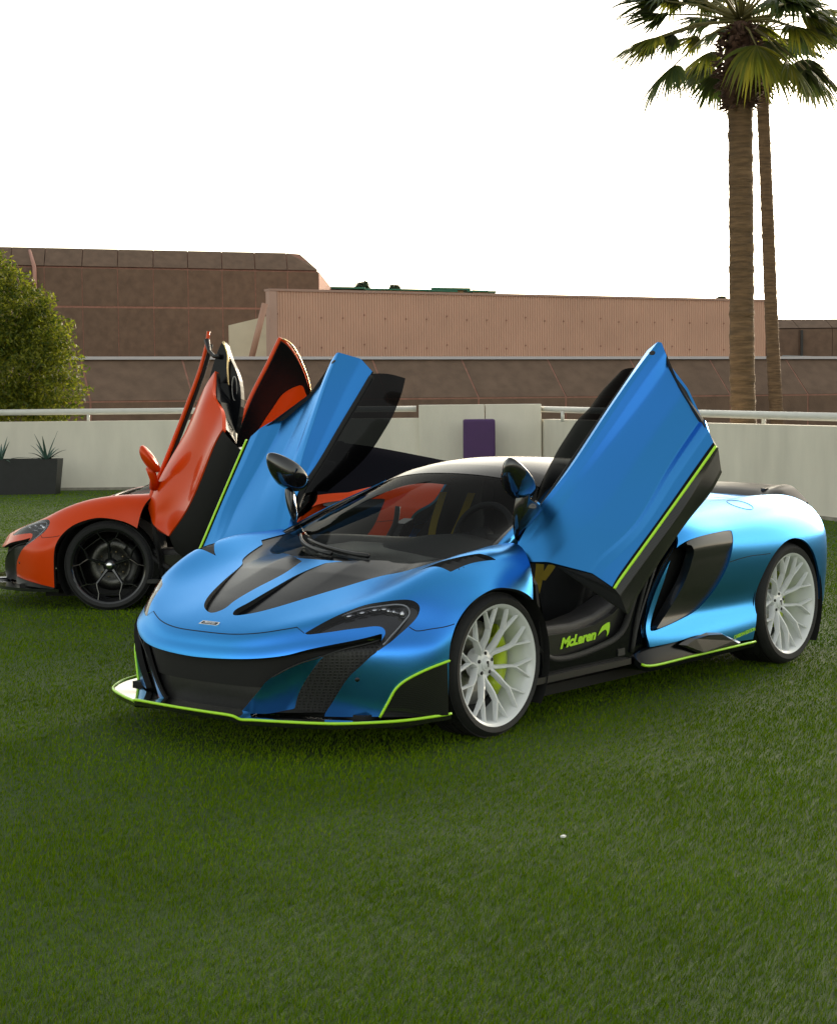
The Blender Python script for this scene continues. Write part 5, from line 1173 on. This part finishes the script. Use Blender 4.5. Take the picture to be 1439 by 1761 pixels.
def palm(name_label, base, top, r0, r1, crown, fr, boots=True):
    t = thing('palm_tree', name_label, 'palm tree', base, group='fan palms beyond the wall'); base = np.array(base); top = np.array(top); H = np.linalg.norm(top-base); dirv = (top-base)/H
    # ringed trunk
    n = 26; rings = int(H/.035); V = []; F = []; r = np.random.default_rng(5); ph = 0
    rr = []; 
    for i in range(rings+1):
        q = i/rings; ph += r.uniform(.55,.75); rad = (r0*(1-q)+r1*q)*(1+.06*max(0, math.sin(ph))**2+.012*r.normal())
        c = dirv*H*q+np.array([.02*math.sin(q*9), .02*math.cos(q*7), 0])
        for k in range(n):
            a = 2*math.pi*k/n; rl = rad*(1+.018*r.normal()); V.append(c+np.array([math.cos(a)*rl, math.sin(a)*rl, .006*r.normal()]))
    F = [(i*n+k, i*n+(k+1) % n, (i+1)*n+(k+1) % n, (i+1)*n+k) for i in range(rings) for k in range(n)]
    mesh_obj('trunk', V, F, barkm, t)
    topl = dirv*H
    if boots:   # shaggy dead frond bases
        mb = MB(); r = np.random.default_rng(11)
        for k in range(380):
            z = r.uniform(-.05,1.08)*crown; a = r.uniform(0, 2*math.pi); rad = r1*(1.15+.62*math.sin(min(1, max(0, z/(1.1*crown)))*math.pi)); 
            c = topl+np.array([math.cos(a)*rad, math.sin(a)*rad, z]); o_ = np.array([math.cos(a), math.sin(a), -.2+r.uniform(-.7,.9)]); o_ /= np.linalg.norm(o_); tg = np.array([-math.sin(a), math.cos(a), r.uniform(-.3,.3)])
            L = r.uniform(.06,.17); w = r.uniform(.03,.06)
            mb.add([c-tg*w-o_*.05, c+tg*w-o_*.05, c+tg*w*.5+o_*L, c-tg*w*.4+o_*L, c-o_*.03+[0,0,.04]], [(0,1,2,3),(0,3,4),(1,4,2),(3,2,4)])
        mb.lathe([(r1*1.0,-.02),(r1*1.5,.12*crown),(r1*1.55,.4*crown),(r1*1.1,.8*crown),(r1*.6,1.15*crown)], 20, 'z', c=topl)
        o = mb.obj('old_frond_bases', bootm, t); o['kind'] = 'stuff'
    cc = topl+np.array([0,0,crown*1.0+.30])
    for k, (azr, el, L, fr_, dp, mt) in enumerate(fr):
        # azimuth measured in the ground frame: 0 = right of the lens, 90 deg = away
        dv = R0_*math.cos(azr)*math.cos(el)+F0*math.sin(azr)*math.cos(el)+np.array([0,0,math.sin(el)])
        V, F, st = fan(None, cc-np.array([0,0,.12])+dv*.1, dv, L, fr_, dp, seed=k+17)
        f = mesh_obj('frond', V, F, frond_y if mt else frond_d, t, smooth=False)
        MB().tube(st, [.028,.018,.010], 6).obj('stalk', stalkm, f)
    return t
dP = 27.0
zt_ = zof(1270, 190, dP)
extra = [(2*math.pi*k*.382+.3, R(5+70*((k*5) % 12)/12), 1.0+.15*math.sin(k), .95, .45+.1*(k % 4), k % 2) for k in range(12)]
r = np.random.default_rng(3)
fr = [(R(186),R(22),1.2,1.05,.45,0),(R(178),R(0),1.15,.95,.6,0),(R(300),R(20),.8,1.0,.6,0),(R(330),R(-30),.8,.8,.9,1),(R(345),R(55),1.0,1.0,.4,0),(R(180),R(12),1.05,.95,.35,0),(R(192),R(-2),1.25,.9,.55,1),(R(198),R(-20),1.1,.9,.85,0),(R(170),R(35),1.1,.95,.4,0),(R(150),R(5),1.0,.8,.5,0),
      (R(285),R(-28),.55,.95,.95,1),(R(320),R(0),.8,.9,.7,1),(R(350),R(10),1.0,.9,.5,0),(R(10),R(-22),1.05,.8,.8,0),(R(0),R(38),1.0,.9,.4,0),
      (R(250),R(30),.9,.85,.4,0),(R(270),R(58),1.0,.9,.3,0),(R(90),R(25),1.0,.9,.5,0),(R(60),R(5),1.0,.8,.6,0),(R(120),R(40),1.0,.9,.4,0),(R(30),R(60),1.0,.9,.2,0),(R(200),R(60),1.0,.9,.2,0),(R(310),R(35),1.0,.9,.4,0),(R(100),R(-20),.9,.7,.9,0)]
palm('thick-trunked fan palm with shaggy brown collar, nearer of the two palms', W(lx(1281,dP), dP, 0), W(lx(1270,dP), dP, zt_), .193, .185, 1.12, fr+extra)
dQ = 44.0; zq = zof(1308, 170, dQ)
fr2 = []
for k in range(26):
    fr2.append((2*math.pi*k*.382, R(-35+105*((k*7) % 26)/26), 1.35+.3*r.random(), 1.25, .35+.5*r.random(), 1 if k % 3 == 0 else 0))
palm('slender fan palm rising behind the thicker one at right', W(lx(1338,dQ), dQ, 0), W(lx(1308,dQ), dQ, zq), .175, .15, 1.4, fr2)
# ---------------------------------------------------------------- turf blades
def turf():
    r = np.random.default_rng(21); N = 600000
    # more blades close to the lens, fewer and coarser with distance
    d0, d1 = 3.7, 28.8; t = r.random(N); d = d0*(d1/d0)**(t**.92)
    x = (r.random(N)*2-1)*(d*.262+.55)
    hgt = r.uniform(.009,.018,N)*(1+.25*np.sin(x*2.1+d*1.3)*np.sin(d*2.9-x))*np.clip(1.2-d*.03, .55, 1.1)
    w = .00125*np.clip(d/5.6, .85, 5)*r.uniform(.7,1.3,N)
    P = np.array([CAM[0], CAM[1], 0.])+x[:,None]*R0_+d[:,None]*F0
    az_ = r.uniform(0, 2*math.pi, N); ln = r.uniform(.1,.9,N)*hgt
    # prevailing lie of the pile
    lx_ = np.cos(az_)*ln+.2*hgt*math.cos(2.2); ly_ = np.sin(az_)*ln+.2*hgt*math.sin(2.2)
    a2 = r.uniform(0, 2*math.pi, N); sx, sy = np.cos(a2)*w, np.sin(a2)*w
    Z = np.zeros(N)
    v0 = P+np.c_[-sx,-sy,Z]; v1 = P+np.c_[sx,sy,Z]; m0 = P+np.c_[lx_*.4-sx*.8, ly_*.4-sy*.8, hgt*.6]; m1 = P+np.c_[lx_*.4+sx*.8, ly_*.4+sy*.8, hgt*.6]; tp = P+np.c_[lx_,ly_,hgt]
    V = np.stack([v0,v1,m1,m0,tp],1).reshape(-1,3); b = (np.arange(N)*5)[:,None]
    L = np.concatenate([b+[0,1,2,3], b+[3,2,4]],1).ravel(); S_ = np.tile([4,3], N)
    m = bpy.data.materials.new('turf_blade'); m.use_nodes = True; nt = m.node_tree; bs = nt.nodes['Principled BSDF']
    ge = nt.nodes.new('ShaderNodeNewGeometry'); cr = nt.nodes.new('ShaderNodeValToRGB'); e = cr.color_ramp.elements
    e[0].color = (.078,.150,.003,1); e[1].color = (.21,.25,.012,1); e.new(.55).color = (.112,.200,.004,1); e.new(.9).color = (.145,.225,.006,1)
    nz = nt.nodes.new('ShaderNodeTexNoise'); nz.inputs['Scale'].default_value = 1.1; nz.inputs['Detail'].default_value = 3
    tc = nt.nodes.new('ShaderNodeTexCoord'); nt.links.new(tc.outputs['Object'], nz.inputs[0])
    hs = nt.nodes.new('ShaderNodeHueSaturation'); mr = nt.nodes.new('ShaderNodeMapRange'); mr.inputs[1].default_value = .3; mr.inputs[2].default_value = .7; mr.inputs[3].default_value = .85; mr.inputs[4].default_value = 1.15
    nt.links.new(nz.outputs[0], mr.inputs[0]); nt.links.new(mr.outputs[0], hs.inputs['Value'])
    nt.links.new(ge.outputs['Random Per Island'], cr.inputs[0]); nt.links.new(cr.outputs[0], hs.inputs['Color']); nt.links.new(hs.outputs[0], bs.inputs['Base Color'])
    bs.inputs['Roughness'].default_value = .75; bs.inputs['Specular IOR Level'].default_value = .0
    o = fast_mesh('turf', V, L, S_, m); o['kind'] = 'stuff'; o['label'] = 'short artificial turf blades covering the lawn'; o['category'] = 'grass'
turf()
